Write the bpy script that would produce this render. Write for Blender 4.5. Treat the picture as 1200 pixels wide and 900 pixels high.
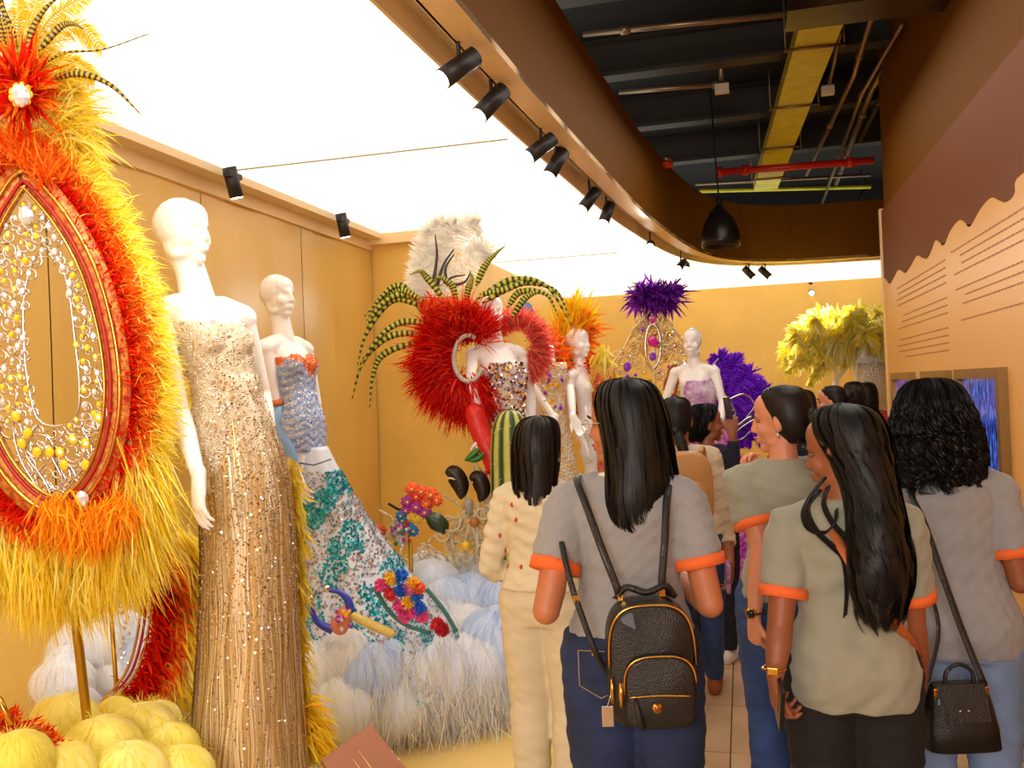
import bpy, math, random
import numpy as np
from mathutils import Vector, Matrix
random.seed(7); RNG = np.random.default_rng(11)
PI = math.pi
SC = bpy.context.scene
COL = SC.collection
for o in list(bpy.data.objects): bpy.data.objects.remove(o)

# ------------------------------------------------------------------ camera
FPX = 1050.0; CAMZ = 1.65
yaw = math.radians(14.4); pitch = math.radians(0.45); roll = math.radians(2.4)
F0 = np.array([-math.sin(yaw), math.cos(yaw), 0.0]); R0 = np.array([math.cos(yaw), math.sin(yaw), 0.0]); Z = np.array([0, 0, 1.0])
Fw = F0 * math.cos(pitch) + Z * math.sin(pitch); Up = Z * math.cos(pitch) - F0 * math.sin(pitch)
Rc = math.cos(roll) * R0 - math.sin(roll) * Up; Uc = math.sin(roll) * R0 + math.cos(roll) * Up
CAM = np.array([0, 0, CAMZ])
cd = bpy.data.cameras.new('camera'); cam = bpy.data.objects.new('camera', cd); COL.objects.link(cam)
cd.sensor_width = 36; cd.lens = 36 * FPX / 1200; cd.clip_start = .05; cd.clip_end = 100
cam.matrix_world = Matrix([[Rc[i], Uc[i], -Fw[i], CAM[i]] for i in range(3)] + [[0, 0, 0, 1]])
cd.dof.use_dof = False
SC.camera = cam
def ray(px, py): return Fw + (px - 600) / FPX * Rc - (py - 450) / FPX * Uc
def P(px, py, d): return CAM + d * ray(px, py)
def PZ(px, py, z): r = ray(px, py); return CAM + r * ((z - CAMZ) / r[2])
def PX(px, py, x): r = ray(px, py); return CAM + r * (x / r[0])
def PY(px, py, y): r = ray(px, py); return CAM + r * (y / r[1])

# ------------------------------------------------------------------ light and exposure
vs = SC.view_settings; vs.view_transform = 'Standard'; vs.look = 'None'; vs.gamma = 1; vs.exposure = 0.0
vs.use_curve_mapping = False
W = bpy.data.worlds.new('world'); SC.world = W; W.use_nodes = True
W.node_tree.nodes['Background'].inputs[0].default_value = (1.0, .85, .65, 1); W.node_tree.nodes['Background'].inputs[1].default_value = .25
CEIL_EMIT = 1.15; SPOT_W = 34; FILL_W = 125; VISIT_W = 50
def area(name, loc, rot, sx, sy, w, col):
    l = bpy.data.lights.new(name, 'AREA'); l.shape = 'RECTANGLE'; l.size = sx; l.size_y = sy; l.energy = w; l.color = col
    o = bpy.data.objects.new(name, l); COL.objects.link(o); o.location = loc; o.rotation_euler = rot; return o
area('added_fill_light', (-0.3, -2.2, 2.35), (math.radians(74), 0, math.radians(0)), 1.6, 1.0, FILL_W, (1, .95, .90))  # added fill behind the camera for the visitors' backs, no real panel
area('added_walkway_fill', (0.2, 4.8, 3.55), (0, 0, 0), 1.2, 5.0, VISIT_W, (1, .90, .78))  # added soft light for shoulders and walkway floor, no real fixture

# ------------------------------------------------------------------ materials
def lin(c):
    c = [x / 255. for x in c]
    return tuple(x / 12.92 if x <= .04045 else ((x + .055) / 1.055) ** 2.4 for x in c) + (1,)
MATS = {}
def mat(name, rgb, rough=.6, metal=0., bump=0., bscale=40., var=0., vscale=6., attr=False, emit=0., sheen=0., coat=0., aniso=None, sss=0., rgb2=None, voro=False):
    if name in MATS: return MATS[name]
    m = bpy.data.materials.new(name); m.use_nodes = True; nt = m.node_tree; N = nt.nodes; L = nt.links
    b = N['Principled BSDF']; b.inputs['Base Color'].default_value = lin(rgb); b.inputs['Roughness'].default_value = rough; b.inputs['Metallic'].default_value = metal
    if coat: b.inputs['Coat Weight'].default_value = coat
    if sheen: b.inputs['Sheen Weight'].default_value = sheen
    if sss: b.inputs['Subsurface Weight'].default_value = sss; b.inputs['Subsurface Scale'].default_value = .01
    tc = N.new('ShaderNodeTexCoord'); mp = N.new('ShaderNodeMapping'); L.new(tc.outputs['Object'], mp.inputs[0])
    if aniso: mp.inputs['Scale'].default_value = aniso
    src = None
    if attr:
        a = N.new('ShaderNodeAttribute'); a.attribute_name = 'Col'; src = a.outputs['Color']
    if var or rgb2:
        n = N.new('ShaderNodeTexNoise'); n.inputs['Scale'].default_value = vscale; n.inputs['Detail'].default_value = 5; L.new(mp.outputs[0], n.inputs['Vector'])
        mr = N.new('ShaderNodeMapRange'); mr.inputs[1].default_value = .35; mr.inputs[2].default_value = .65; L.new(n.outputs['Fac'], mr.inputs[0])
        if rgb2:
            mx = N.new('ShaderNodeMix'); mx.data_type = 'RGBA'; mx.inputs[6].default_value = lin(rgb); mx.inputs[7].default_value = lin(rgb2)
            if src: L.new(src, mx.inputs[6])
            L.new(mr.outputs[0], mx.inputs[0]); src = mx.outputs[2]
        else:
            hs = N.new('ShaderNodeHueSaturation'); hs.inputs['Color'].default_value = lin(rgb)
            if src: L.new(src, hs.inputs['Color'])
            mr.inputs[3].default_value = 1 - var; mr.inputs[4].default_value = 1 + var; L.new(mr.outputs[0], hs.inputs['Value']); src = hs.outputs[0]
    if src: L.new(src, b.inputs['Base Color'])
    if emit:
        if src: L.new(src, b.inputs['Emission Color'])
        else: b.inputs['Emission Color'].default_value = lin(rgb)
        b.inputs['Emission Strength'].default_value = emit
    if bump:
        if voro: n2 = N.new('ShaderNodeTexVoronoi')
        else:
            n2 = N.new('ShaderNodeTexNoise'); n2.inputs['Detail'].default_value = 6
        n2.inputs['Scale'].default_value = bscale; L.new(mp.outputs[0], n2.inputs['Vector'])
        bp = N.new('ShaderNodeBump'); bp.inputs['Strength'].default_value = bump; bp.inputs['Distance'].default_value = .02
        L.new(n2.outputs[0], bp.inputs['Height']); L.new(bp.outputs[0], b.inputs['Normal'])
    MATS[name] = m; return m

def feather_mat(name, tr=.5):
    m = bpy.data.materials.new(name); m.use_nodes = True; nt = m.node_tree; N = nt.nodes; L = nt.links; N.remove(N['Principled BSDF'])
    a = N.new('ShaderNodeAttribute'); a.attribute_name = 'Col'; d = N.new('ShaderNodeBsdfDiffuse'); t = N.new('ShaderNodeBsdfTranslucent'); x = N.new('ShaderNodeMixShader'); x.inputs[0].default_value = tr
    L.new(a.outputs['Color'], d.inputs[0]); L.new(a.outputs['Color'], t.inputs[0]); L.new(d.outputs[0], x.inputs[1]); L.new(t.outputs[0], x.inputs[2]); L.new(x.outputs[0], N['Material Output'].inputs[0]); MATS[name] = m; return m

# ------------------------------------------------------------------ object tree helpers
def tag(o, label=None, cat=None, group=None, kind=None):
    if label: o['label'] = label
    if cat: o['category'] = cat
    if group: o['group'] = group
    if kind: o['kind'] = kind
    return o
def WM(o):
    m = Matrix.LocRotScale(o.location, o.rotation_euler, o.scale)
    return WM(o.parent) @ m if o.parent else m
def thing(name, label, cat, loc=(0, 0, 0), rz=0., group=None, kind=None):
    o = bpy.data.objects.new(name, None); COL.objects.link(o); o.location = Vector(loc); o.rotation_euler = (0, 0, rz)
    o.empty_display_size = .1
    return tag(o, label, cat, group, kind)
def dup(o, parent=None):
    c = o.copy(); COL.objects.link(c); c.parent = parent
    for ch in list(o.children): dup(ch, c)
    return c
def unit(v): v = np.asarray(v, float); return v / (np.linalg.norm(v) + 1e-12)
def frames(pts):
    pts = np.asarray(pts, float); n = len(pts)
    T = np.gradient(pts, axis=0); T /= (np.linalg.norm(T, axis=1, keepdims=True) + 1e-12)
    a = np.array([0, 0, 1.0]) if abs(T[0][2]) < .9 else np.array([1.0, 0, 0])
    u = unit(np.cross(T[0], a)); Us = [u]
    for i in range(1, n):
        u = Us[-1] - T[i] * np.dot(Us[-1], T[i]); Us.append(unit(u))
    Us = np.array(Us); return T, Us, np.cross(T, Us)
def spline(pts, n=40, closed=False):
    pts = np.asarray(pts, float)
    if closed: q = np.vstack([pts[-1], pts, pts[0], pts[1]])
    else: q = np.vstack([2 * pts[0] - pts[1], pts, 2 * pts[-1] - pts[-2]])
    m = len(q) - 3; out = []
    for t in np.linspace(0, m, n, endpoint=not closed):
        i = min(int(t), m - 1); f = t - i; a, b, c, d = q[i:i + 4]
        out.append(.5 * ((2 * b) + (c - a) * f + (2 * a - 5 * b + 4 * c - d) * f * f + (3 * b - a - 3 * c + d) * f ** 3))
    return np.array(out)

class MB:
    def __init__(s): s.v = []; s.f = []; s.m = []; s.c = []; s.n = 0; s.hascol = False
    def add(s, v, faces, mi=0, col=None):
        v = np.asarray(v, float).reshape(-1, 3)
        for fa in faces:
            fa = np.asarray(fa, int)
            if len(fa): s.f.append(fa + s.n); s.m.append((len(fa), mi))
        if col is None: col = np.ones((len(v), 3)) * .5
        else: s.hascol = True; col = np.broadcast_to(np.asarray(col, float), (len(v), 3))
        s.c.append(col); s.v.append(v); s.n += len(v); return s
    def grid(s, g, closed=False, caps=False, mi=0, col=None):
        g = np.asarray(g, float); r, c = g.shape[:2]; idx = np.arange(r * c).reshape(r, c)
        b = np.roll(idx, -1, 1) if closed else None
        if closed: q = np.stack([idx[:-1], b[:-1], b[1:], idx[1:]], -1).reshape(-1, 4)
        else: q = np.stack([idx[:-1, :-1], idx[:-1, 1:], idx[1:, 1:], idx[1:, :-1]], -1).reshape(-1, 4)
        v = g.reshape(-1, 3); tri = []
        if caps:
            v = np.vstack([v, g[0].mean(0), g[-1].mean(0)]); k = r * c
            for j in range(c):
                jj = (j + 1) % c; tri.append((k, jj, j)); tri.append((k + 1, idx[-1, j], idx[-1, jj]))
        if col is not None:
            col = np.asarray(col, float)
            if col.ndim == 2 and len(col) == r:
                col = np.repeat(col, c, 0)
                if caps: col = np.vstack([col, col[0], col[-1]])
        return s.add(v, [q] + ([tri] if tri else []), mi, col)
    def tube(s, pts, r, n=8, mi=0, col=None, r2=None, side=None, round_ends=False, taper=False):
        pts = np.asarray(pts, float); k = len(pts); r = np.broadcast_to(np.asarray(r, float), (k,)).copy()
        r2 = r.copy() if r2 is None else np.broadcast_to(np.asarray(r2, float), (k,)).copy()
        T, U, V = frames(pts)
        if side is not None:
            U = np.array([unit(np.asarray(side, float) - t * np.dot(side, t)) for t in T]); V = np.cross(T, U)
        if round_ends:
            P2 = [pts]; 
            for e, sg in ((0, -1), (-1, 1)):
                ex = []
                for a in (30, 60, 80):
                    ca, sa = math.cos(math.radians(a)), math.sin(math.radians(a))
                    ex.append((pts[e] + sg * T[e] * min(r[e], r2[e]) * sa, r[e] * ca, r2[e] * ca, U[e], V[e]))
                if e == 0: pre = ex[::-1]
                else: post = ex
            pts = np.vstack([[x[0] for x in pre], pts, [x[0] for x in post]])
            r = np.concatenate([[x[1] for x in pre], r, [x[1] for x in post]]); r2 = np.concatenate([[x[2] for x in pre], r2, [x[2] for x in post]])
            U = np.vstack([[x[3] for x in pre], U, [x[3] for x in post]]); V = np.vstack([[x[4] for x in pre], V, [x[4] for x in post]])
            if col is not None and np.asarray(col).ndim == 2:
                col = np.asarray(col); col = np.vstack([col[:1]] * 3 + [col] + [col[-1:]] * 3)
        a = np.linspace(0, 2 * PI, n, endpoint=False)
        g = pts[:, None] + U[:, None] * (np.cos(a)[None, :, None] * r[:, None, None]) + V[:, None] * (np.sin(a)[None, :, None] * r2[:, None, None])
        return s.grid(g, True, True, mi, col)
    def ell(s, c, r, R=None, nu=16, nv=10, mi=0, col=None):
        r = np.broadcast_to(np.asarray(r, float), (3,))
        th = np.linspace(.02, PI - .02, nv); a = np.linspace(0, 2 * PI, nu, endpoint=False)
        g = np.stack([np.sin(th)[:, None] * np.cos(a), np.sin(th)[:, None] * np.sin(a), np.cos(th)[:, None] * np.ones(nu)], -1) * r
        if R is not None: g = g @ np.asarray(R, float).T
        return s.grid(g[::-1] + np.asarray(c, float), True, True, mi, col)
    def box(s, c, size, R=None, mi=0, col=None):
        h = np.asarray(size, float) / 2
        v = np.array([[x, y, z] for x in (-1, 1) for y in (-1, 1) for z in (-1, 1)]) * h
        if R is not None: v = v @ np.asarray(R, float).T
        return s.add(v + np.asarray(c, float), [[(0, 1, 3, 2), (4, 6, 7, 5), (0, 4, 5, 1), (2, 3, 7, 6), (0, 2, 6, 4), (1, 5, 7, 3)]], mi, col)
    def blades(s, p, d, L, w, bend=None, seg=4, col=None, side=None, curve=None, mi=0):
        p = np.asarray(p, float); N = len(p); d = np.asarray(d, float); d = d / (np.linalg.norm(d, axis=1, keepdims=True) + 1e-9)
        L = np.broadcast_to(np.asarray(L, float), (N,)); w = np.broadcast_to(np.asarray(w, float), (N,))
        if side is None: side = RNG.normal(size=(N, 3))
        side = np.cross(d, side); side /= (np.linalg.norm(side, axis=1, keepdims=True) + 1e-9)
        if bend is None: bend = np.zeros((N, 3))
        t = np.linspace(0, 1, seg + 1)
        prof = np.interp(t, [0, .3, .75, 1], [.55, 1, .75, .04])
        sp = p[:, None] + d[:, None] * (L[:, None, None] * t[None, :, None]) + bend[:, None] * ((t ** 2)[None, :, None] * L[:, None, None])
        off = side[:, None] * (w[:, None, None] * .5 * prof[None, :, None])
        g = np.stack([sp - off, sp + off], 2).reshape(-1, 3)
        k = (np.arange(N) * (2 * (seg + 1)))[:, None] + (np.arange(seg) * 2)[None]; k = k.reshape(-1)
        q = np.stack([k, k + 1, k + 3, k + 2], -1)
        if col is not None:
            col = np.asarray(col, float)
            if col.ndim == 2: col = np.repeat(col, 2 * (seg + 1), 0)
        return s.add(g, [q], mi, col)
    def ribbons(s, paths, w, col=None, side=None, mi=0):
        paths = np.asarray(paths, float); N, K = paths.shape[:2]
        T = np.gradient(paths, axis=1); T /= (np.linalg.norm(T, axis=2, keepdims=True) + 1e-9)
        sd = RNG.normal(size=(N, 1, 3)) if side is None else np.asarray(side, float)
        S = np.cross(T, np.broadcast_to(sd, T.shape)); S /= (np.linalg.norm(S, axis=2, keepdims=True) + 1e-9)
        prof = np.interp(np.linspace(0, 1, K), [0, .1, .8, 1], [.5, 1, .8, .1])[None, :, None]
        w = np.broadcast_to(np.asarray(w, float), (N,))[:, None, None]
        g = np.stack([paths - S * w * .5 * prof, paths + S * w * .5 * prof], 2).reshape(-1, 3)
        k = ((np.arange(N) * 2 * K)[:, None] + (np.arange(K - 1) * 2)[None]).reshape(-1)
        q = np.stack([k, k + 1, k + 3, k + 2], -1)
        if col is not None: col = np.repeat(np.asarray(col, float), 2 * K, 0)
        return s.add(g, [q], mi, col)
    def mesh(s, name, mats, smooth=True):
        me = bpy.data.meshes.new(name); v = np.vstack(s.v)
        loops = np.concatenate([f.reshape(-1) for f in s.f]); sizes = np.concatenate([np.full(len(f), f.shape[1]) for f in s.f])
        mi = np.concatenate([np.full(a, b) for a, b in s.m])
        me.vertices.add(len(v)); me.vertices.foreach_set('co', v.astype(np.float32).reshape(-1))
        me.loops.add(len(loops)); me.loops.foreach_set('vertex_index', loops.astype(np.int32))
        me.polygons.add(len(sizes)); st = np.concatenate([[0], np.cumsum(sizes)[:-1]])
        me.polygons.foreach_set('loop_start', st.astype(np.int32)); me.polygons.foreach_set('loop_total', sizes.astype(np.int32))
        me.polygons.foreach_set('material_index', mi.astype(np.int32)); me.polygons.foreach_set('use_smooth', np.full(len(sizes), smooth))
        for m in (mats if isinstance(mats, (list, tuple)) else [mats]): me.materials.append(m)
        if s.hascol:
            c = np.vstack(s.c); c4 = np.hstack([c, np.ones((len(c), 1))]).astype(np.float32)
            at = me.color_attributes.new('Col', 'FLOAT_COLOR', 'POINT'); at.data.foreach_set('color', c4.reshape(-1))
        me.update(calc_edges=True); me.validate(); return me
    def build(s, name, mats, parent=None, smooth=True, local=False, kind=None, label=None, cat=None, group=None, bevel=0.):
        v = np.vstack(s.v)
        if parent is not None and not local:
            M = np.array(WM(parent).inverted()); v2 = v @ M[:3, :3].T + M[:3, 3]; s.v = [v2]; s.c = [np.vstack(s.c)]; loc = None
        elif parent is None:
            lo, hi = v.min(0), v.max(0); loc = np.array([(lo[0] + hi[0]) / 2, (lo[1] + hi[1]) / 2, lo[2]]); s.v = [v - loc]; s.c = [np.vstack(s.c)]
        else: loc = None
        o = bpy.data.objects.new(name, s.mesh(name, mats, smooth)); COL.objects.link(o)
        if loc is not None: o.location = Vector(loc)
        if parent is not None: o.parent = parent
        if bevel:
            bv = o.modifiers.new('bevel', 'BEVEL'); bv.width = bevel; bv.segments = 2; bv.limit_method = 'ANGLE'
        return tag(o, label, cat, group, kind)

def wr(v, nrm, amp, fz=1., seed=0, k=7, base=70.):
    r = np.random.default_rng(seed); a = np.zeros(len(v))
    for i in range(k):
        kv = r.normal(size=3); kv[2] *= fz; kv *= base * (1 + .35 * i) / 3
        ph = r.uniform(0, 6.28); wv = np.sin(v @ (r.normal(size=3) * 5) + ph)
        a += np.sin(v @ kv + ph + 1.5 * wv) / (1 + .3 * i)
    return v + nrm * (a * amp / 2)[:, None]
def solid(mb, name, mats, parent, vox=.01, smooth=6, local=True, disp=None, kind=None, label=None, colfn=None):
    """union of closed shapes, one continuous skin"""
    if parent is not None and not local:
        M = np.array(WM(parent).inverted()); v = np.vstack(mb.v); mb.v = [v @ M[:3, :3].T + M[:3, 3]]; mb.c = [np.vstack(mb.c)]
    me = mb.mesh('tmp', [], True); t = bpy.data.objects.new('tmp', me); COL.objects.link(t)
    r = t.modifiers.new('r', 'REMESH'); r.mode = 'VOXEL'; r.voxel_size = vox; r.use_smooth_shade = True
    if smooth:
        sm = t.modifiers.new('s', 'SMOOTH'); sm.factor = .5; sm.iterations = smooth
    dg = bpy.context.evaluated_depsgraph_get(); dg.update()
    me2 = bpy.data.meshes.new_from_object(t.evaluated_get(dg), depsgraph=dg)
    bpy.data.objects.remove(t); bpy.data.meshes.remove(me)
    n = len(me2.vertices); v = np.zeros(n * 3, np.float32); me2.vertices.foreach_get('co', v); v = v.reshape(-1, 3).astype(float)
    if disp:
        nr = np.zeros(n * 3, np.float32); me2.vertices.foreach_get('normal', nr); v = disp(v, nr.reshape(-1, 3).astype(float))
        me2.vertices.foreach_set('co', v.astype(np.float32).reshape(-1))
    me2.materials.clear()
    for m in (mats if isinstance(mats, (list, tuple)) else [mats]): me2.materials.append(m)
    if colfn:
        c = colfn(v); c4 = np.hstack([c, np.ones((n, 1))]).astype(np.float32)
        at = me2.color_attributes.new('Col', 'FLOAT_COLOR', 'POINT'); at.data.foreach_set('color', c4.reshape(-1))
    me2.name = name; me2.update()
    o = bpy.data.objects.new(name, me2); COL.objects.link(o); o.parent = parent
    return tag(o, label, None, None, kind)
def L3(c): return np.array(lin(c)[:3])
def mixcol(N, cols, jit=.12, p=None):
    base = np.array([L3(c) for c in cols])[RNG.choice(len(cols), N, p=p)]
    return base * (1 + RNG.uniform(-jit, jit, (N, 1)))
def surf_samples(o, N):
    me = o.data; nv = len(me.vertices); v = np.zeros(nv * 3, np.float32); me.vertices.foreach_get('co', v); v = v.reshape(-1, 3)
    nn = np.zeros(nv * 3, np.float32); me.vertices.foreach_get('normal', nn); nn = nn.reshape(-1, 3)
    i = RNG.integers(0, nv, N); return v[i].astype(float), nn[i].astype(float)
def sequins(mb, p, n, size, col):
    N = len(p); t = n + RNG.normal(size=(N, 3)) * .35; t /= np.linalg.norm(t, axis=1, keepdims=True)
    a = np.cross(t, RNG.normal(size=(N, 3))); a /= np.linalg.norm(a, axis=1, keepdims=True); b = np.cross(t, a)
    s = (np.broadcast_to(size, (N,)) * RNG.uniform(.7, 1.3, N))[:, None]; c = p + n * .003
    g = np.stack([c + a * s, c + b * s, c - a * s, c - b * s], 1).reshape(-1, 3); k = np.arange(N) * 4
    return mb.add(g, [np.stack([k, k + 1, k + 2, k + 3], -1)], 0, np.repeat(col, 4, 0))
# ================================================================== the setting
CH = 3.0; XL = -3.0; XR = 1.13
M_gold = mat('golden wall', (232, 192, 98), .42, bump=.05, bscale=3, var=.08, vscale=1.2)
M_goldpanel = mat('satin gold panel', (222, 180, 92), .3, bump=.12, bscale=2.2, var=.1, vscale=1.5, aniso=(1, 1, .35))
M_bronze = mat('bronze fascia paint', (112, 70, 12), .7, bump=.03, bscale=80)
M_tan = mat('tan ceiling trim', (232, 208, 164), .5)
M_tan2 = mat('light tan bulkhead', (240, 208, 152), .45)
M_white = mat('backlit stretch ceiling', (255, 249, 236), .6, emit=CEIL_EMIT)
M_black = mat('matte black', (22, 20, 19), .7)
M_deck = mat('dark ceiling deck', (5, 4, 4), .85, bump=.1)
M_floor = mat('polished stone tile', (192, 162, 126), .22, var=.12, vscale=3, bump=.02, bscale=12)
M_yfloor = mat('yellow vinyl floor', (240, 208, 128), .3, var=.05, vscale=2)
M_murb = mat('brown wall print', (122, 74, 46), .62, bump=.02)
for m_ in (M_bronze, M_murb): m_.node_tree.nodes['Principled BSDF'].inputs['Specular IOR Level'].default_value = .12
M_muro = mat('orange wall print', (236, 178, 100), .45, bump=.02)
def slab(name, lo, hi, m, parent=None, label=None, kind='structure'):
    lo = np.array(lo, float); hi = np.array(hi, float)
    return MB().box((lo + hi) / 2, hi - lo).build(name, m, parent, smooth=False, kind=(kind if parent is None else None), label=label)
slab('floor', (-3.4, -2.6, -.1), (3.6, 13.6, -.012), mat('dark grout', (92, 70, 48), .8), label='brown polished tile walkway floor')
FLOOR = bpy.data.objects['floor']
tl = MB().box((0, 0, 0), (.594, .594, .012)).mesh('tile', M_floor, False)
k = 0
for i in range(8):
    for j in range(26):
        x = -.72 + .3 + .6 * i; y = -2.2 + .6 * j
        if x > 3.2 or (x > 1.4 and y < 7.6): continue
        o = bpy.data.objects.new('tile', tl); COL.objects.link(o); o.parent = FLOOR
        o.location = Vector((x, y, -.0055 + RNG.uniform(-.0006, .0006))) - FLOOR.location
slab('display_floor', (-3.0, -2.5, -.012), (-.74, 13.2, .012), M_yfloor, label='yellow vinyl floor of the costume display')
DF = bpy.data.objects['display_floor']
for y in np.arange(-1.5, 13, 1.5):
    slab('joint', (-3.0, y, .0118), (-.74, y + .006, .0135), mat('vinyl joint', (205, 155, 66), .6), DF)
for y in range(-2, 13, 3):
    slab('edge_strip', (-.745, y, -.012), (-.725, y + 2.995, .016), mat('dark brown edge', (96, 58, 30), .5), DF)
# left wall in tall satin panels, pilaster, far wall
slab('wall_left', (XL - .12, -2.6, 0), (XL, 7.0, CH + .1), mat('wall core', (150, 110, 50), .7), label='left display wall in satin gold panels')
WL = bpy.data.objects['wall_left']
ys = [-2.6, -1.4, -.2, 1.0, 2.2, 3.35, 4.55, 5.75, 6.98]
for a, b in zip(ys[:-1], ys[1:]):
    mb = MB(); g = np.zeros((24, 14, 3)); zz = np.linspace(0, CH, 24); yy = np.linspace(a + .004, b - .004, 14)
    for i, z in enumerate(zz):
        for j, y in enumerate(yy):
            g[i, j] = (XL + .03 + .006 * math.sin(y * 5.1 + z * 1.7) + .004 * math.sin(y * 11 + 2 * math.sin(z * 2.2)), y, z)
    mb.grid(g); back = g.copy(); back[..., 0] = XL + .001; mb.grid(back[:, ::-1]); mb.build('panel', M_goldpanel, WL)
yc = 7.0
slab('pilaster_left', (XL - .12, yc, 0), (-2.43, yc + .35, CH + .1), M_gold, label='golden pilaster projecting from the left wall')
slab('wall_left_rear', (-2.62, yc + .35, 0), (-2.5, 13.4, CH + .1), M_gold, label='golden left wall running on beyond the pilaster')
slab('wall_far', (-2.6, 13.2, 0), (3.6, 13.35, CH + .1), M_gold, label='plain golden end wall of the display')
slab('wall_far_right', (3.45, 7.0, 0), (3.6, 13.3, CH + .1), M_gold, label='golden wall out of sight round the corner')
slab('wall_rear', (-3.4, -2.7, 0), (3.6, -2.6, 4.4), mat('rear wall paint', (190, 140, 70), .6), label='wall behind the visitors')
# right wall with its printed mural
slab('wall_right', (XR + .03, -2.6, 0), (XR + .25, 7.7, 4.4), M_bronze, label='tall bronze wall carrying the exhibition mural')
slab('wall_right_return', (XR + .25, 7.5, 0), (3.5, 7.7, 4.4), M_gold, label='return wall beyond the mural')
WR = bpy.data.objects['wall_right']
slab('mural_board', (XR, -2.5, .02), (XR + .03, 7.68, 2.96), M_murb, WR, 'brown printed mural board')
def wallpoly(name, yz, x0, x1, m, parent, label=None):
    import bmesh
    bm = bmesh.new(); v = [bm.verts.new((x0, a, b)) for a, b in yz]; f = bm.faces.new(v)
    bmesh.ops.triangulate(bm, faces=[f]); r = bmesh.ops.extrude_face_region(bm, geom=bm.faces[:])
    for e in r['geom']:
        if isinstance(e, bmesh.types.BMVert): e.co.x = x1
    bmesh.ops.recalc_face_normals(bm, faces=bm.faces)
    me = bpy.data.meshes.new(name); 
    M = WM(parent).inverted(); bm.transform(M); bm.to_mesh(me); bm.free(); me.materials.append(m)
    o = bpy.data.objects.new(name, me); COL.objects.link(o); o.parent = parent
    if label: o['label'] = label
wave = [(1200, 203), (1190, 228), (1180, 237), (1171, 235), (1162, 232), (1150, 245), (1138, 265), (1132, 262), (1125, 258), (1115, 270), (1107, 287), (1102, 285), (1097, 282), (1092, 295), (1087, 303), (1081, 302), (1075, 300), (1068, 312), (1062, 320), (1058, 318), (1053, 317), (1048, 326), (1043, 333), (1038, 327), (1034, 322)]
top = [tuple(PX(a, b, XR)[1:]) for a, b in wave]
low = [(7.67, .9), (6.6, .62), (5.6, .85), (4.75, .55)]
lowpx = [(1160, 690), (1172, 716), (1180, 735), (1190, 745), (1199, 738)]
low += [tuple(PX(a, b, XR)[1:]) for a, b in lowpx] + [(3.3, .5), (2.6, .75), (1.5, .5), (0, .7), (-1.2, .5), (-2.49, .6)]
wl = [(-2.49, 2.2), (-1.5, 2.4), (-.5, 2.15), (.6, 2.4), (1.6, 2.2), (2.4, 2.45), (3.0, 2.35)]
top = [q for q in top if 3.2 < q[0] < 7.6]; yz = spline(wl + top + [(7.67, top[-1][1] + .02)], 160).tolist() + spline(low, 90).tolist()
yz = [(min(max(a, -2.49), 7.67), b) for a, b in yz]
wallpoly('mural_print', yz, XR + .001, XR - .004, M_muro, WR, 'orange print with dripping upper edge')
# body text of the mural: lines of tiny brown lettering, too small to read
mb = MB(); r = random.Random(3)
for (y0, y1, zt, n) in ((2.2, 3.9, 2.30, 11), (4.0, 5.3, 2.30, 10), (5.45, 7.1, 2.28, 13)):
    for i in range(n):
        z = zt - i * .042; y = y0; 
        if i in (4, 8): continue
        e = y1 - r.random() * .3
        while y < e:
            w = r.uniform(.02, .075); mb.box((XR - .0045, y + w / 2, z), (.001, w, .008)); y += w + .012
mb.build('mural_text', mat('printed brown ink', (176, 112, 52), .6), WR, smooth=False, kind='stuff', label='columns of tiny brown body text')
slab('trim_1', (XR - .012, 7.66, 0), (XR + .04, 7.72, 2.98), M_tan2, label='pale edge strip at the end of the mural')
# framed picture windows
M_frame = mat('bronze picture frame', (142, 112, 62), .35, metal=.5)
def picmat(name, c1, c2, c3):
    m = bpy.data.materials.new(name); m.use_nodes = True; N = m.node_tree.nodes; L = m.node_tree.links; b = N['Principled BSDF']
    tc = N.new('ShaderNodeTexCoord'); mp = N.new('ShaderNodeMapping'); mp.inputs['Scale'].default_value = (1, 14, 2.6); L.new(tc.outputs['Object'], mp.inputs[0])
    n = N.new('ShaderNodeTexNoise'); n.inputs['Scale'].default_value = 4; n.inputs['Detail'].default_value = 8; n.inputs['Roughness'].default_value = .7; L.new(mp.outputs[0], n.inputs['Vector'])
    r = N.new('ShaderNodeValToRGB'); e = r.color_ramp.elements; e[0].position = .38; e[0].color = lin((14, 10, 26)); e[1].position = .72; e[1].color = lin(c3)
    x = e.new(.5); x.color = lin(c1); x = e.new(.6); x.color = lin(c2)
    L.new(n.outputs['Fac'], r.inputs[0]); L.new(r.outputs[0], b.inputs['Base Color']); L.new(r.outputs[0], b.inputs['Emission Color']); b.inputs['Emission Strength'].default_value = .9; b.inputs['Roughness'].default_value = .15
    return m
pics = [(3.98, 4.78, 'large framed backlit picture of blue streaks, nearest on the mural wall', picmat('blue picture', (30, 40, 130), (60, 120, 220), (120, 200, 250)), 1.665, 1.13),
        (5.28, 5.92, 'middle framed backlit picture glowing violet on the mural wall', picmat('violet picture', (70, 20, 120), (150, 60, 200), (230, 190, 240)), 1.665, 1.13),
        (6.30, 6.90, 'farthest small framed backlit picture glowing purple on the mural wall', picmat('purple picture', (50, 15, 110), (110, 40, 180), (170, 110, 230)), 1.665, 1.13)]
pics[0] = (PX(1185, 500, XR)[1], PX(1131, 500, XR)[1]) + pics[0][2:]
pics[1] = (PX(1118, 470, XR)[1], PX(1088, 470, XR)[1]) + pics[1][2:]
pics[2] = (PX(1075, 470, XR)[1], PX(1052, 470, XR)[1]) + pics[2][2:]
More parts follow.
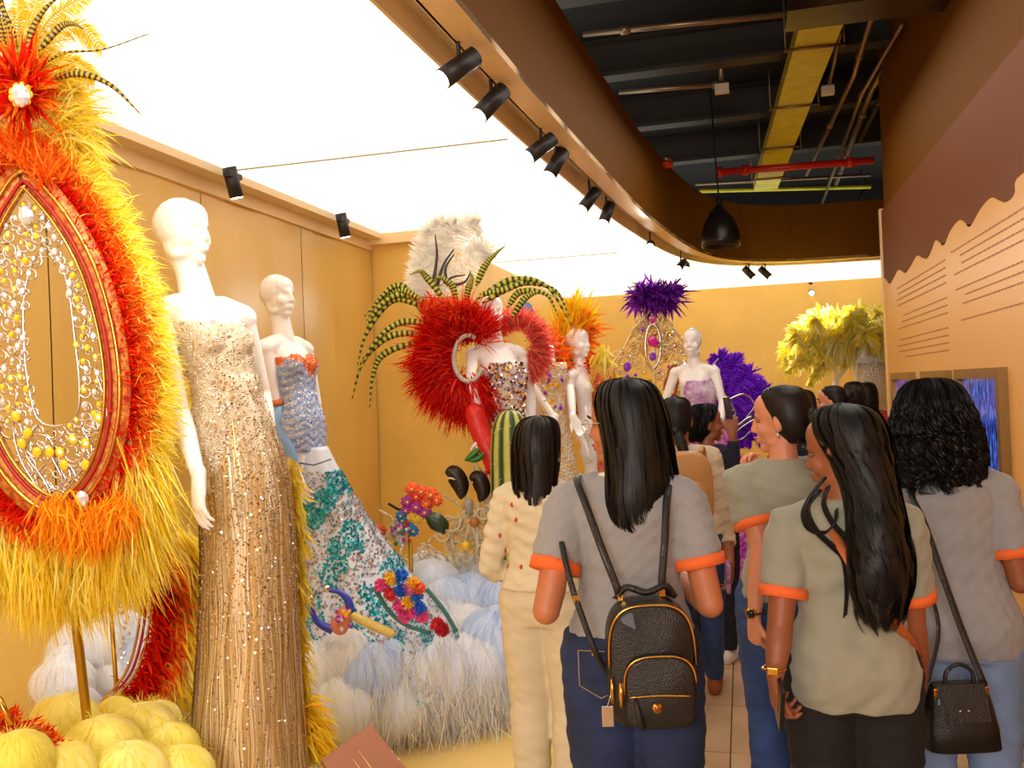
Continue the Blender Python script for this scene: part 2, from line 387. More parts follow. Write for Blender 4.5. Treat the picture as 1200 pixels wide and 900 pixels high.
for (y0, y1, lb, m, zt, zb) in pics:
    t = thing('picture', lb, 'picture', (XR - .004, (y0 + y1) / 2, zb), 0, 'backlit pictures on the mural wall'); f = .05; dp = .045
    for nm, lo, hi in (('frame_rail', (XR - dp, y0, zt - f), (XR - .004, y1, zt)), ('frame_rail', (XR - dp, y0, zb), (XR - .004, y1, zb + f)),
                       ('frame_stile', (XR - dp, y0, zb + f), (XR - .004, y0 + f, zt - f)), ('frame_stile', (XR - dp, y1 - f, zb + f), (XR - .004, y1, zt - f))):
        slab(nm, lo, hi, M_frame, t)
    slab('picture_sheet', (XR - .012, y0 + f, zb + f), (XR - .005, y1 - f, zt - f), m, t)
# white backlit ceiling, bulkhead and fascia round the open ceiling
cur = spline([(-.97, -2.6), (-.95, 0), (-.9, 2.94), (-.8, 5.3), (-.64, 7.57), (-.29, 9.7), (.36, 10.62), (1.56, 10.85), (3.45, 10.87)], 90)
cur3 = np.c_[cur, np.zeros(len(cur))]
T = np.gradient(cur, axis=0); T /= np.linalg.norm(T, axis=1, keepdims=True); NL = np.c_[-T[:, 1], T[:, 0]]   # towards the display
def band(d0, d1, z0, z1, name, m, label, parent=None):
    a = cur + NL * d0; b = cur + NL * d1
    ring = [np.c_[a, np.full(len(a), z0)], np.c_[b, np.full(len(a), z0)], np.c_[b, np.full(len(a), z1)], np.c_[a, np.full(len(a), z1)]]
    g = np.stack(ring, 1); mb = MB(); mb.grid(g, True, True); return mb.build(name, m, parent, smooth=False, kind='structure', label=label)
band(.0, .04, CH, CH + .64, 'ceiling_fascia', M_bronze, 'curved bronze fascia round the open dark ceiling')
band(.0, .125, CH - .001, CH + .03, 'ceiling_bulkhead', M_tan2, 'light tan underside strip of the curved bulkhead')
band(.125, .26, CH + .10, CH + .13, 'ceiling_trough', M_tan, 'recessed trough that carries the spotlights')
band(.245, .26, CH - .012, CH + .10, 'ceiling_edge', M_tan, 'thin tan edge of the white ceiling')
band(.115, .13, CH - .001, CH + .10, 'trough_side', M_tan, 'inner side of the spotlight trough')
import bmesh
bm = bmesh.new(); e = cur + NL * .255
poly = [(XL, -2.6)] + [tuple(p) for p in e] + [(3.45, 13.2), (XL, 13.2)]
for z in (CH, CH + .02):
    f = bm.faces.new([bm.verts.new((a, b, z)) for a, b in poly]); bmesh.ops.triangulate(bm, faces=[f])
me = bpy.data.meshes.new('ceiling'); bm.to_mesh(me); bm.free(); me.materials.append(M_white)
o = bpy.data.objects.new('ceiling', me); COL.objects.link(o); tag(o, 'bright white backlit stretch ceiling over the display', kind='structure')
for y in (0.6, 4.63, 9.0):
    slab('ceiling_seam', (XL + .1, y, CH - .006), (-1.16, y + .014, CH - .001), mat('seam grey', (190, 176, 150), .6), o)
slab('trim_2', (XL + .03, -2.6, CH - .13), (XL + .055, 7.0, CH), M_tan2, label='tan cornice along the top of the left wall')
slab('trim_3', (XL + .055, -2.6, CH - .05), (XL + .17, 7.0, CH - .003), M_tan, label='projecting cornice ledge under the white ceiling')
slab('trim_4', (XL, 6.9, CH - .09), (-2.38, 7.0, CH - .003), M_tan2, label='cornice across the pilaster')
slab('ceiling_deck', (-3.2, -2.6, 4.4), (3.6, 13.4, 4.5), M_deck, label='black concrete deck above the open ceiling')
slab('light_blocker_far', (-3.1, 13.36, CH), (3.7, 13.46, 4.4), M_deck, label='dark wall added to block stray light far behind the fascia')  # added dark walls that keep world light out of the ceiling void
slab('light_blocker_right', (3.6, 7.0, CH), (3.7, 13.4, 4.4), M_deck, label='dark wall added to block stray light right of the open ceiling')
slab('light_blocker_left', (-3.1, -2.6, CH + .14), (-3.0, 13.3, 4.4), M_deck, label='dark wall added to block stray light above the display')
for y in (2.6, 4.1, 5.6, 7.1, 8.6, 10.1):
    mb = MB(); mb.box((0, y, 4.38), (6.2, .16, .03)); mb.box((0, y, 4.24), (6.2, .03, .28)); mb.box((0, y, 4.11), (6.2, .16, .03))
    mb.build('ceiling_beam', mat('dark steel beam', (42, 34, 24), .6), None, smooth=False, kind='structure', label='dark steel joist crossing the open ceiling')
# services
M_pipe = mat('galvanised conduit', (150, 128, 100), .35, metal=.7)
M_duct = mat('yellow duct paint', (216, 204, 44), .45, bump=.04, var=.1)
t = thing('duct', 'flat yellow tray duct running along the dark ceiling', 'duct', (.4, 7.8, 3.9))
a = PZ(962, 32, 3.9); b = PZ(897, 223, 3.9); mb = MB()
dv = unit(b - a); sd = np.array([dv[1], -dv[0], 0]); w = .135
a = a - dv * 3
for k in range(6):
    p0 = a + (b - a) * k / 6; p1 = a + (b - a) * (k + 1) / 6 - dv * .01; c = (p0 + p1) / 2; R = np.stack([sd, dv, Z], 1)
    MB().box(c + Z * .05, (2 * w, np.linalg.norm(p1 - p0), .1), R).build('duct_section', M_duct, t, smooth=False)
for k in (2, 3, 4, 5):
    c = a + (b - a) * (k + .5) / 6
    mb = MB().tube([c - sd * .2 - Z * .012, c + sd * .2 - Z * .012], .011)
    for s_ in (-1, 1): mb.tube([c + sd * .19 * s_ - Z * .03, c + sd * .19 * s_ + Z * .5], .006)
    mb.build('hanger', M_pipe, t)
slab('cross_duct', (-.1 + .42, 5.02, 3.62), (XR + .02, 5.32, 3.74), mat('dark glossy duct', (58, 42, 26), .2, metal=.6), label='dark glossy duct crossing under the yellow tray', kind=None)
tag(bpy.data.objects['cross_duct'], cat='duct')
def pipe(name, pts, r, m, label, cat, coup=()):
    t = thing(name, label, cat, pts[0]); MB().tube(pts, r, 10).build('pipe_run', m, t)
    for q in coup:
        i = q * (len(pts) - 1); i0 = min(int(i), len(pts) - 2); f = i - i0; c = np.array(pts[i0]) * (1 - f) + np.array(pts[i0 + 1]) * f; dd = unit(np.array(pts[i0 + 1]) - np.array(pts[i0]))
        MB().tube([c - dd * .03, c + dd * .03], r * 1.5, 10).build('coupling', m, t)
    return t
def pz(l, z): return [PZ(a, b, z) for a, b in l]
pipe('conduit', pz([(1022, 20), (1000, 90), (945, 205)], 4.0), .02, M_pipe, 'galvanised conduit running nearest the yellow tray', 'pipe', (.3, .7))
pipe('conduit', pz([(1058, 28), (1010, 110), (963, 240)], 3.95), .016, M_pipe, 'thin bright conduit between two thicker ones', 'pipe', (.5,))
pipe('conduit', pz([(1064, 34), (1022, 104), (980, 215)], 4.05), .026, M_pipe, 'thickest conduit nearest the mural wall', 'pipe', (.25, .6, .8))
pipe('conduit', pz([(1074, 50), (1034, 112), (1008, 165)], 3.95), .02, M_black, 'black conduit beside the mural wall', 'pipe', (.6,))
pipe('conduit', [PZ(683, 40, 3.98), PZ(935, 15, 3.98)], .02, M_pipe, 'pale conduit crossing the dark ceiling nearest the camera', 'pipe', (.2,))
pipe('conduit', [PZ(725, 108, 3.98), PZ(852, 98, 3.98)], .02, M_pipe, 'second pale conduit crossing the dark ceiling', 'pipe', (.9,))
pipe('conduit', [PZ(815, 216, 3.98), PZ(1020, 205, 3.98)], .018, M_pipe, 'far conduit crossing behind the red pipe', 'pipe')
pipe('conduit', [PZ(820, 224, 4.02), PZ(1020, 219, 4.02)], .024, M_duct, 'farthest yellowish conduit across the dark ceiling', 'pipe')
pipe('sprinkler_pipe', [PZ(841, 202, 3.72), PZ(1024, 188, 3.72)], .034, mat('red pipe paint', (214, 40, 24), .35), 'red sprinkler pipe crossing the dark ceiling', 'pipe', (.01, .18, .85))
pipe('black_cable', spline([PZ(955, 240, 3.8), PZ(975, 252, 3.8), PZ(1000, 240, 3.8), PZ(1010, 225, 4.1), PZ(1010, 225, 4.1) + [0, 0, .3]], 20), .012, M_black, 'loose black cable looping at the end of the open ceiling', 'cable')
t = thing('junction_box', 'small white junction box under the second conduit', 'box', PZ(846, 104, 3.9)); MB().box(PZ(846, 104, 3.92), (.11, .07, .07)).build('box_body', mat('box white', (220, 210, 190), .5), t, smooth=False, bevel=.006); MB().tube([PZ(846, 104, 3.95), PZ(846, 104, 3.95) + [0, 0, .45]], .02).build('box_bracket', M_pipe, t)
t = thing('junction_box', 'small white junction box right of the yellow tray', 'box', PZ(970, 106, 3.9)); MB().box(PZ(970, 106, 3.92), (.10, .07, .07)).build('box_body', mat('box white', (220, 210, 190), .5), t, smooth=False, bevel=.006); MB().tube([PZ(972, 98, 3.96), PZ(985, 40, 3.98)], .014).build('drop_conduit', M_pipe, t)
# wall sconce glow / red valve at the fascia
q = P(781, 190, 7.9)
t = thing('alarm_beacon', 'small red beacon on top of the bronze fascia', 'beacon', q); MB().tube([q + [0, 0, 0], q + [0, 0, .05]], .045, 12).build('beacon_base', M_pipe, t); MB().ell(q + [0, 0, -.02], (.06, .06, .035)).build('beacon_lens', mat('red lens', (210, 60, 30), .2), t)
# pendant lamp
q = P(845, 289, 8.1); t = thing('pendant_lamp', 'black bell pendant lamp hanging from the dark ceiling', 'lamp', q)
prof = [(.0, .40), (.022, .395), (.03, .37), (.06, .34), (.10, .29), (.145, .20), (.168, .12), (.172, .05), (.172, 0), (.166, 0), (.160, .1), (.13, .2), (.08, .3), (.0, .34)]
a = np.linspace(0, 2 * PI, 32, endpoint=False); g = np.array([[(r_ * math.cos(x), r_ * math.sin(x), z_) for x in a] for r_, z_ in prof]) + q
MB().grid(g, True).build('lamp_shade', mat('satin black metal', (34, 30, 28), .3, metal=.4), t)
MB().tube([q + [0, 0, .39], q + [-.02, 0, .9], q + [-.04, 0, 4.40 - q[2]]], .007).build('cord', M_black, t)
MB().tube([q + [0, 0, .38], q + [0, 0, .44]], .03, 12).build('socket', M_black, t)
MB().ell(q + [0, 0, .2], .05).build('bulb', mat('unlit bulb', (230, 215, 190), .3), t)
# spotlights
M_lens = mat('lit lens', (255, 244, 220), .3, emit=14)
M_spot = mat('spotlight black', (26, 26, 28), .45)
def spot(p, aim, label, mount, power=SPOT_W, L=.17, r=.04, lit=True):
    p = np.array(p, float); d = unit(np.array(aim, float) - p)
    t = thing('spotlight', label, 'spotlight', p, 0, 'track spotlights')
    MB().tube([p - d * L / 2, p + d * L / 2], r, 20).build('lamp_housing', M_spot, t)
    MB().tube([p + d * (L / 2 + .0005), p + d * (L / 2 + .004)], r * .86, 20).build('lens', M_lens if lit else mat('dark lens', (60, 56, 50), .2), t)
    m = np.array(mount, float); top = np.array([p[0] + m[0], p[1] + m[1], m[2]])
    MB().tube([p, top], .008).build('stem', M_spot, t); MB().box(top - [0, 0, .012], (.05, .12, .03)).build('track_box', M_spot, t, smooth=False)
    if power and lit:
        l = bpy.data.lights.new('spot_beam', 'SPOT'); l.energy = power; l.spot_size = math.radians(58); l.spot_blend = .6; l.color = (1, .93, .80); l.shadow_soft_size = .035
        o = bpy.data.objects.new('spot_beam', l); COL.objects.link(o); o.location = p + d * (L / 2 + .01); o.rotation_euler = Vector(d).to_track_quat('-Z', 'Y').to_euler()
SP = [(538, 79, (180, 330, 3.0), 'nearest spotlight on the curved track, lens aimed left'), (576, 120, (290, 420, 3.4), 'second spotlight on the curved track'),
      (634, 173, (330, 400, 4.2), 'third spotlight, left one of the second pair'), (652, 191, (400, 620, 4.4), 'fourth spotlight, right one of the second pair'),
      (691, 234, (560, 400, 5.6), 'fifth spotlight, left one of the third pair'), (711, 250, (600, 560, 5.6), 'sixth spotlight, right one of the third pair'),
      (762, 288, (690, 560, 3.2), 'glowing spotlight just before the curve of the fascia'), (798, 311, (700, 420, 8), 'seventh track spotlight, left of a close pair under the curve'),
      (804, 313, (815, 430, 7.5), 'eighth track spotlight, right of a close pair under the curve'), (878, 320, (960, 400, 9.9), 'track spotlight under the far fascia, left of two'), (897, 320, (975, 390, 10), 'track spotlight under the far fascia, right of two')]
for i, (a, b, aim, lb) in enumerate(SP):
    z = 2.90; p = PZ(a, b, z)
    spot(p, P(*aim), lb, (0, 0, CH + .10), power=SPOT_W * (1 if i < 6 else 2.4 if i < 9 else 7))
for yy_, aim_, lb in ((1.1, P(20, 300, 2.6), 'added spotlight out of view on the track, brightening the backpiece crown'), (1.6, P(130, 420, 2.6), 'added spotlight out of view on the track, brightening the yellow feathers'), (2.1, P(270, 520, 2.9), 'added spotlight out of view on the track, brightening the gold gown')):  # extra spotlights added out of view to brighten feathers and gown
    spot((-1.13, yy_, 2.9), aim_, lb, (0, 0, CH + .10), power=SPOT_W * .9)
spot(PX(273, 214, XL + .25), PX(273, 214, XL + .25) + np.array([.10, .25, -1.]), 'spotlight on the left cornice behind the gold gown', (0, 0, CH - .05), SPOT_W * .35)
spot(PX(402, 264, XL + .25), PX(402, 264, XL + .25) + np.array([.1, .2, -1.]), 'spotlight on the left cornice near the pilaster', (0, 0, CH - .05), SPOT_W * .35)
spot(P(950, 341, 12.6), P(985, 420, 10.5), 'spotlight high on the far end wall', (0, 0, CH - .005), SPOT_W)
# ================================================================== figures
def Rz(a): a = math.radians(a); return np.array([[math.cos(a), -math.sin(a), 0], [math.sin(a), math.cos(a), 0], [0, 0, 1.0]])
def Rx(a): a = math.radians(a); return np.array([[1.0, 0, 0], [0, math.cos(a), -math.sin(a)], [0, math.sin(a), math.cos(a)]])
def Ry(a): a = math.radians(a); return np.array([[math.cos(a), 0, math.sin(a)], [0, 1.0, 0], [-math.sin(a), 0, math.cos(a)]])
TR = np.array([(.78, .150, .105, -.01), (.88, .174, .120, -.018), (.95, .162, .112, -.012), (1.03, .130, .090, 0), (1.10, .124, .086, 0), (1.18, .140, .100, .008),
               (1.25, .148, .105, .006), (1.30, .148, .088, -.008), (1.335, .118, .062, -.01), (1.37, .055, .050, -.006)])
def torso_rings(z0, z1, inf, n=18):
    zs = np.linspace(z0, z1, n); zc = np.clip(zs, TR[0, 0], TR[-1, 0])
    return zs, np.interp(zc, TR[:, 0], TR[:, 1]) + inf, np.interp(zc, TR[:, 0], TR[:, 2]) + inf, np.interp(zc, TR[:, 0], TR[:, 3])
def head_shapes(mb, c, R, ears=True):
    def e(p, r): mb.ell(c + R @ np.array(p, float), r, R, 14, 10)
    e((0, -.015, .028), (.074, .094, .088)); e((0, .022, -.028), (.058, .064, .082)); e((0, .066, -.093), (.023, .019, .018))
    e((0, .034, .046), (.060, .052, .054))
    e((0, .070, .022), (.046, .018, .014) if ears else (.040, .018, .022))
    for s in (-1, 1):
        e((.034 * s, .054, -.030), (.026, .024, .028)); e((.042 * s, .012, -.078), (.020, .036, .018))
        if ears: e((.077 * s, -.008, -.012), (.010, .018, .032))
    mb.tube([c + R @ np.array(p) for p in ((0, .083, .020), (0, .093, -.006), (0, .101, -.027))], [.007, .0085, .0105], 10, round_ends=True)
    for s in (-1, 1): e((.009 * s, .090, -.031), (.0095, .011, .0075))
    e((0, .086, -.056), (.023, .013, .006)); e((0, .084, -.067), (.019, .013, .007)); e((0, .074, -.062), (.028, .016, .016))
def hand_shapes(mb, w, hd, pn, curl, k=1., side=1):
    """side=+1: thumb towards cross(hd, pn)"""
    hd = unit(hd); pn = unit(np.asarray(pn, float) - hd * np.dot(pn, hd)); sd = np.cross(hd, pn) * side
    mb.tube([w - hd * .02 * k, w + hd * .02 * k, w + hd * .05 * k, w + hd * .085 * k], np.array([.026, .034, .042, .040]) * k, 12, r2=np.array([.020, .018, .015, .012]) * k, side=sd, round_ends=True)
    for i, (o, L) in enumerate(((.031, .072), (.0105, .080), (-.0105, .074), (-.031, .058))):
        p = w + hd * (.080 - abs(o) * .12) * k + sd * o * k; d = unit(hd + sd * o * 3.0); pts = [p - d * .02 * k, p]
        ang = 0
        for f in (.45, .32, .25):
            ang += curl * (1 + .12 * i); dd = d * math.cos(ang) + pn * math.sin(ang); p = p + dd * L * f * k; pts.append(p)
        mb.tube(pts, np.array([.0085, .0085, .008, .0074, .0062]) * k, 8, round_ends=True)
    p = w + hd * .025 * k + sd * .026 * k; d = unit(hd * .75 + sd * .65 + pn * .25); p1 = p + d * .042 * k; d2 = unit(hd + sd * .2 + pn * (.2 + curl * .5)); p2 = p1 + d2 * .032 * k
    mb.tube([p - d * .015 * k, p, p1, p2], np.array([.011, .0125, .0100, .0075]) * k, 8, round_ends=True)
DEFARM = {'L': dict(el=(-.205, -.02, 1.05), wr=(-.20, .06, .82), hd=(0, .1, -1), pn=(1, 0, 0), curl=.35),
          'R': dict(el=(.205, -.02, 1.05), wr=(.20, .06, .82), hd=(0, .1, -1), pn=(-1, 0, 0), curl=.35)}
DEFLEG = {'L': dict(kn=(-.09, .02, .46), an=(-.09, -.01, .08), toe=(-.1, .13, .03)), 'R': dict(kn=(.09, .02, .46), an=(.09, -.01, .08), toe=(.1, .13, .03))}
SKIN = {'tan': mat('tan skin', (190, 118, 78), .5, sss=.08), 'brown': mat('brown skin', (150, 88, 54), .5, sss=.08), 'light': mat('light warm skin', (214, 140, 104), .5, sss=.08),
        'white': mat('glossy white mannequin', (250, 248, 246), .28, coat=.3)}
M_hair = mat('black hair', (13, 11, 10), .5); M_hairb = mat('brown black hair', (26, 17, 13), .48)
for m_ in (M_hair, M_hairb): m_.node_tree.nodes['Principled BSDF'].inputs['Specular IOR Level'].default_value = .35
def person(name, label, cat, root, H=1.62, heading=0., skin='tan', arms={}, legs={}, headyaw=0., headpitch=0., headroll=0., neck=0., lean=(0, 0), shirt=None, pants=None, shoes=None, hair=None,
           vox=.006, face=True, group=None, slim=1., deep=1.):
    k = H / 1.62; root = np.array(root, float); t = thing(name, label, cat, root, math.radians(heading), group)
    Ri = Rz(-heading)
    def LC(v):
        if isinstance(v[0], str): return Ri @ (P(*v[1:]) - root)
        return np.array(v, float) * k
    lean = np.array([lean[0], lean[1], 0.]) * k
    def bend(p): p = np.array(p, float); return p + lean * max(0, (p[2] / k - .95)) / .5
    ls = .72 if skin == 'white' else 1.
    A = {}
    for s in 'LR':
        a = dict(DEFARM[s]); a.update(arms.get(s, {})); sg = -1 if s == 'L' else 1
        a['sh'] = bend(np.array([sg * .155, -.01, 1.30]) * k); a['elp'] = LC(a['el']) if isinstance(a['el'][0], str) else bend(LC(a['el'])); a['wrp'] = LC(a['wr']) if isinstance(a['wr'][0], str) else bend(LC(a['wr'])); A[s] = a
    G = {}
    for s in 'LR': g = dict(DEFLEG[s]); g.update(legs.get(s, {})); G[s] = {q: LC(v) for q, v in g.items()}; G[s]['hip'] = np.array([(-.085 if s == 'L' else .085) * ls, 0, .87]) * k
    hc = bend(np.array([0, .015, 1.51 + neck]) * k); RH = Rz(headyaw) @ Rx(headpitch) @ Ry(headroll)
    nb = bend(np.array([0, -.008, 1.33]) * k)
    def torso(mb, z0, z1, inf):
        zs, hw, hd_, cy = torso_rings(z0, z1, inf); a = np.linspace(0, 2 * PI, 28, endpoint=False); g = []
        for z, w_, d_, c_ in zip(zs, hw, hd_, cy):
            c = bend(np.array([0, c_, z]) * k); sq = 1 - .06 * np.cos(2 * a) ** 2
            g.append(np.stack([c[0] + np.cos(a) * w_ * k * sq * slim, c[1] + np.sin(a) * d_ * k * sq * deep, np.full(28, c[2])], 1))
        mb.grid(np.array(g), True, True)
    mb = MB(); torso(mb, .85, 1.37, 0)
    mb.tube([nb, (nb + hc) / 2 + [0, -.005, 0], hc + RH @ np.array([0, -.02, -.04])], [.056 * k, .047 * k, .05 * k], 14, round_ends=True)
    for s in 'LR':
        a = A[s]; sh, el, wr_ = a['sh'], a['elp'], a['wrp']
        mb.tube([nb + [0, 0, -.02 * k], (nb + sh) / 2 + [0, 0, .008 * k], sh], [.05 * k, .048 * k, .046 * k], 12, round_ends=True)
        mb.tube([sh, sh * .6 + el * .4, el], np.array([.047, .043, .036]) * k * slim, 14, round_ends=True); mb.tube([el, el * .65 + wr_ * .35, wr_], np.array([.037, .037, .023]) * k * slim, 14, round_ends=True)
        hand_shapes(mb, wr_, a['hd'], a['pn'], a['curl'], k, a.get('side', 1 if s == 'L' else -1) * a.get('flip', 1))
        g = G[s]
        mb.tube([g['hip'], g['hip'] * .5 + g['kn'] * .5, g['kn']], np.array([.09, .074, .053]) * k * ls, 14, round_ends=True); mb.tube([g['kn'], g['kn'] * .62 + g['an'] * .38 + [0, -.01, 0], g['an']], np.array([.052, .049, .034]) * k * ls, 14, round_ends=True)
        mb.tube([g['an'] + [0, 0, -.0], (g['an'] + g['toe']) / 2 + [0, 0, -.005], g['toe']], np.array([.034, .036, .028]) * k, 10, r2=np.array([.04, .03, .02]) * k, side=(1, 0, 0), round_ends=True)
    for s in (-1, 1):
        if name.startswith('mannequin') or True: mb.ell(bend(np.array([.062 * s * slim, .075 * deep, 1.215]) * k), (.050 * k * slim, .045 * k * deep, .048 * k))
        mb.ell(np.array([.070 * s * ls, -.042 * ls, .87]) * k, (.07 * k * ls, .07 * k * ls, .07 * k))
    head_shapes(mb, hc, RH * k if False else RH, ears=not name.startswith('mannequin'))
    solid(mb, 'body', SKIN[skin], t, vox, 6 if skin == 'white' else 3)
    if pants:
        zt = min(pants.get('top', 1.02), 1.02 if not shirt or shirt.get('hem', .93) > .88 else .88); mb = MB(); torso(mb, .79, zt, .010); e = pants.get('ease', .014); zl = pants.get('ankle', .035)
        for s in (-1, 1): mb.ell(np.array([.078 * s, -.045, .86]) * k, (.08 * k, .082 * k, .075 * k))
        for s in 'LR':
            g = G[s]; dn = unit(g['an'] - g['kn'])
            mb.tube([g['hip'] + [0, 0, .02], g['hip'] * .5 + g['kn'] * .5, g['kn']], (np.array([.090, .080, .058]) + e) * k, 18, round_ends=True); mb.tube([g['kn'], g['kn'] * .62 + g['an'] * .38 + [0, -.01, 0], g['an']], (np.array([.057, .054, .042]) + e) * k, 18)
        o = solid(mb, pants.get('name', 'trousers'), pants['mat'], t, .009, 4, disp=lambda v, n: wr(v, n, .003, 1.6, 5))
        if pants.get('pockets'):
            for s in (-1, 1):
                mb = MB(); q = []
                for (a_, b_) in ((-.055, .06), (.055, .06), (.055, -.03), (0, -.06), (-.055, -.03)):
                    x = .085 * s + a_; z = .87 + b_; q.append(np.array([x, -.155 - .0 + .9 * abs(x) ** 2 * 1.2 + .25 * abs(b_) ** 1.3, z]) * k)
                q.append(q[0]); mb.tube(q, .0018, 5); mb.build('pocket_stitching', mat('gold stitching', (150, 128, 90), .7), t, local=True)
    if shirt:
        mb = MB(); torso(mb, shirt.get('hem', .93), shirt.get('top', 1.375), shirt.get('ease', .016)); be = shirt.get('bust', .011)
        for s in (-1, 1): mb.ell(bend(np.array([.062 * s * slim, .075 * deep, 1.215]) * k), ((.050 * slim + be) * k, (.045 * deep + be) * k, (.048 + be * .8) * k))
        if shirt.get('hem', .93) < .87 and skin != 'white':
            for s in (-1, 1): mb.ell(np.array([.078 * s, -.055, .89]) * k, (.085 * k, .09 * k, .095 * k))
        cuffs = []
        for s in 'LR':
            if not shirt.get('sleeve', 'short'): continue
            a = A[s]; sh, el, wr_ = a['sh'], a['elp'], a['wrp']; mb.tube([nb + [0, 0, -.02 * k], (nb + sh) / 2 + [0, 0, .004 * k], sh], [.058 * k, .062 * k, .062 * k], 12, round_ends=True)
            if shirt.get('sleeve', 'short') == 'short':
                f = shirt.get('sl', .62); e = sh * (1 - f) + el * f; mb.tube([sh, (sh + e) / 2, e], np.array([.062, .066, .068]) * k, 16); dd = unit(el - sh)
                cuffs.append((e - dd * .004, e + dd * .026 * k, .0695 * k)); 
            elif shirt['sleeve'] == 'long':
                e = el * .12 + wr_ * .88; mb.tube([sh, (sh + el) / 2, el], np.array([.060, .056, .050]) * k, 16, round_ends=True); mb.tube([el, el * .5 + wr_ * .5, e], np.array([.050, .044, .036]) * k, 16)
            elif shirt['sleeve'] == 'half':
                e = el * .7 + wr_ * .3; mb.tube([sh, (sh + el) / 2, el], np.array([.060, .058, .052]) * k, 16, round_ends=True); mb.tube([el, e], np.array([.052, .052]) * k, 16)
        o = solid(mb, shirt.get('name', 'shirt'), shirt['mat'], t, .007, 4, disp=lambda v, n: wr(v, n, shirt.get('wrk', .004), 2.0, len(label)), colfn=shirt.get('colfn'), label=shirt.get('label'))
        if shirt.get('cuff'):
            for c0, c1, r_ in cuffs:
                MB().tube([c0, c1], r_, 24).build('sleeve_cuff', shirt['cuff'], t, local=True)
        if shirt.get('collar'):
            c = bend(np.array([0, -.012, 1.365]) * k); a = np.linspace(0, 2 * PI, 26)
            MB().tube(np.array([[c[0] + .066 * k * math.cos(x), c[1] + .062 * k * math.sin(x), c[2] - .012 * math.sin(x)] for x in a]), .012, 8).build('collar', shirt['collar'], t, local=True)
    if shoes:
        for s in 'LR':
            g = G[s]; f = unit((g['toe'] - g['an']) * np.array([1, 1, .0 if g['an'][2] < .12 else 1])); up = np.array([0, 0, 1.]); c0 = g['an']; mb = MB()
            h0 = c0 - f * .05 - [0, 0, .045]; pts = [h0, h0 + f * .05, h0 + f * .13, h0 + f * .2, h0 + f * .235]
            if g['an'][2] >= .12: pts = [h0, h0 * .75 + g['toe'] * .25, h0 * .45 + g['toe'] * .55, h0 * .1 + g['toe'] * .9, g['toe'] + f * .03]
            mb.tube(pts, [.034, .04, .043, .040, .026], 14, r2=[.045, .05, .04, .03, .022], side=(1, 0, 0), round_ends=True)
            mb.build('shoe', shoes, t, local=True)
    if face and skin != 'white':
        ey = mat('eye white', (136, 104, 88), .5); ir = mat('dark iris', (30, 18, 12), .15)
        for s in (-1, 1):
            p = hc + RH @ np.array([.032 * s, .0690, .004]); mb = MB(); mb.ell(p, (.0115, .0085, .0045), RH, 12, 8); mb.ell(p + RH @ np.array([0, .0058, 0]), (.005, .0040, .0045), RH, 10, 6, mi=1); mb.build('eye', [ey, ir], t, local=True)
            MB().tube([hc + RH @ np.array([s * x, y, z]) for x, y, z in ((.014, .092, .022), (.032, .090, .029), (.052, .074, .022))], [.003, .0035, .002], 6).build('eyebrow', M_hair, t, local=True)
        mb = MB(); mb.tube([hc + RH @ np.array(q) for q in ((-.022, .086, -.058), (-.008, .0965, -.055), (0, .0955, -.0565), (.008, .0965, -.055), (.022, .086, -.058))], [.002, .0045, .004, .0045, .002], 8)
        mb.tube([hc + RH @ np.array(q) for q in ((-.018, .086, -.062), (0, .0955, -.066), (.018, .086, -.062))], [.002, .005, .002], 8); mb.build('lips', mat('lips', (160, 66, 58), .4), t, local=True)
    if hair: make_hair(t, hc, hair, headyaw)
    t_info = dict(k=k, hc=hc, RH=RH, A=A, G=G, LC=LC, root=root, R=Rz(heading))
    return t, t_info
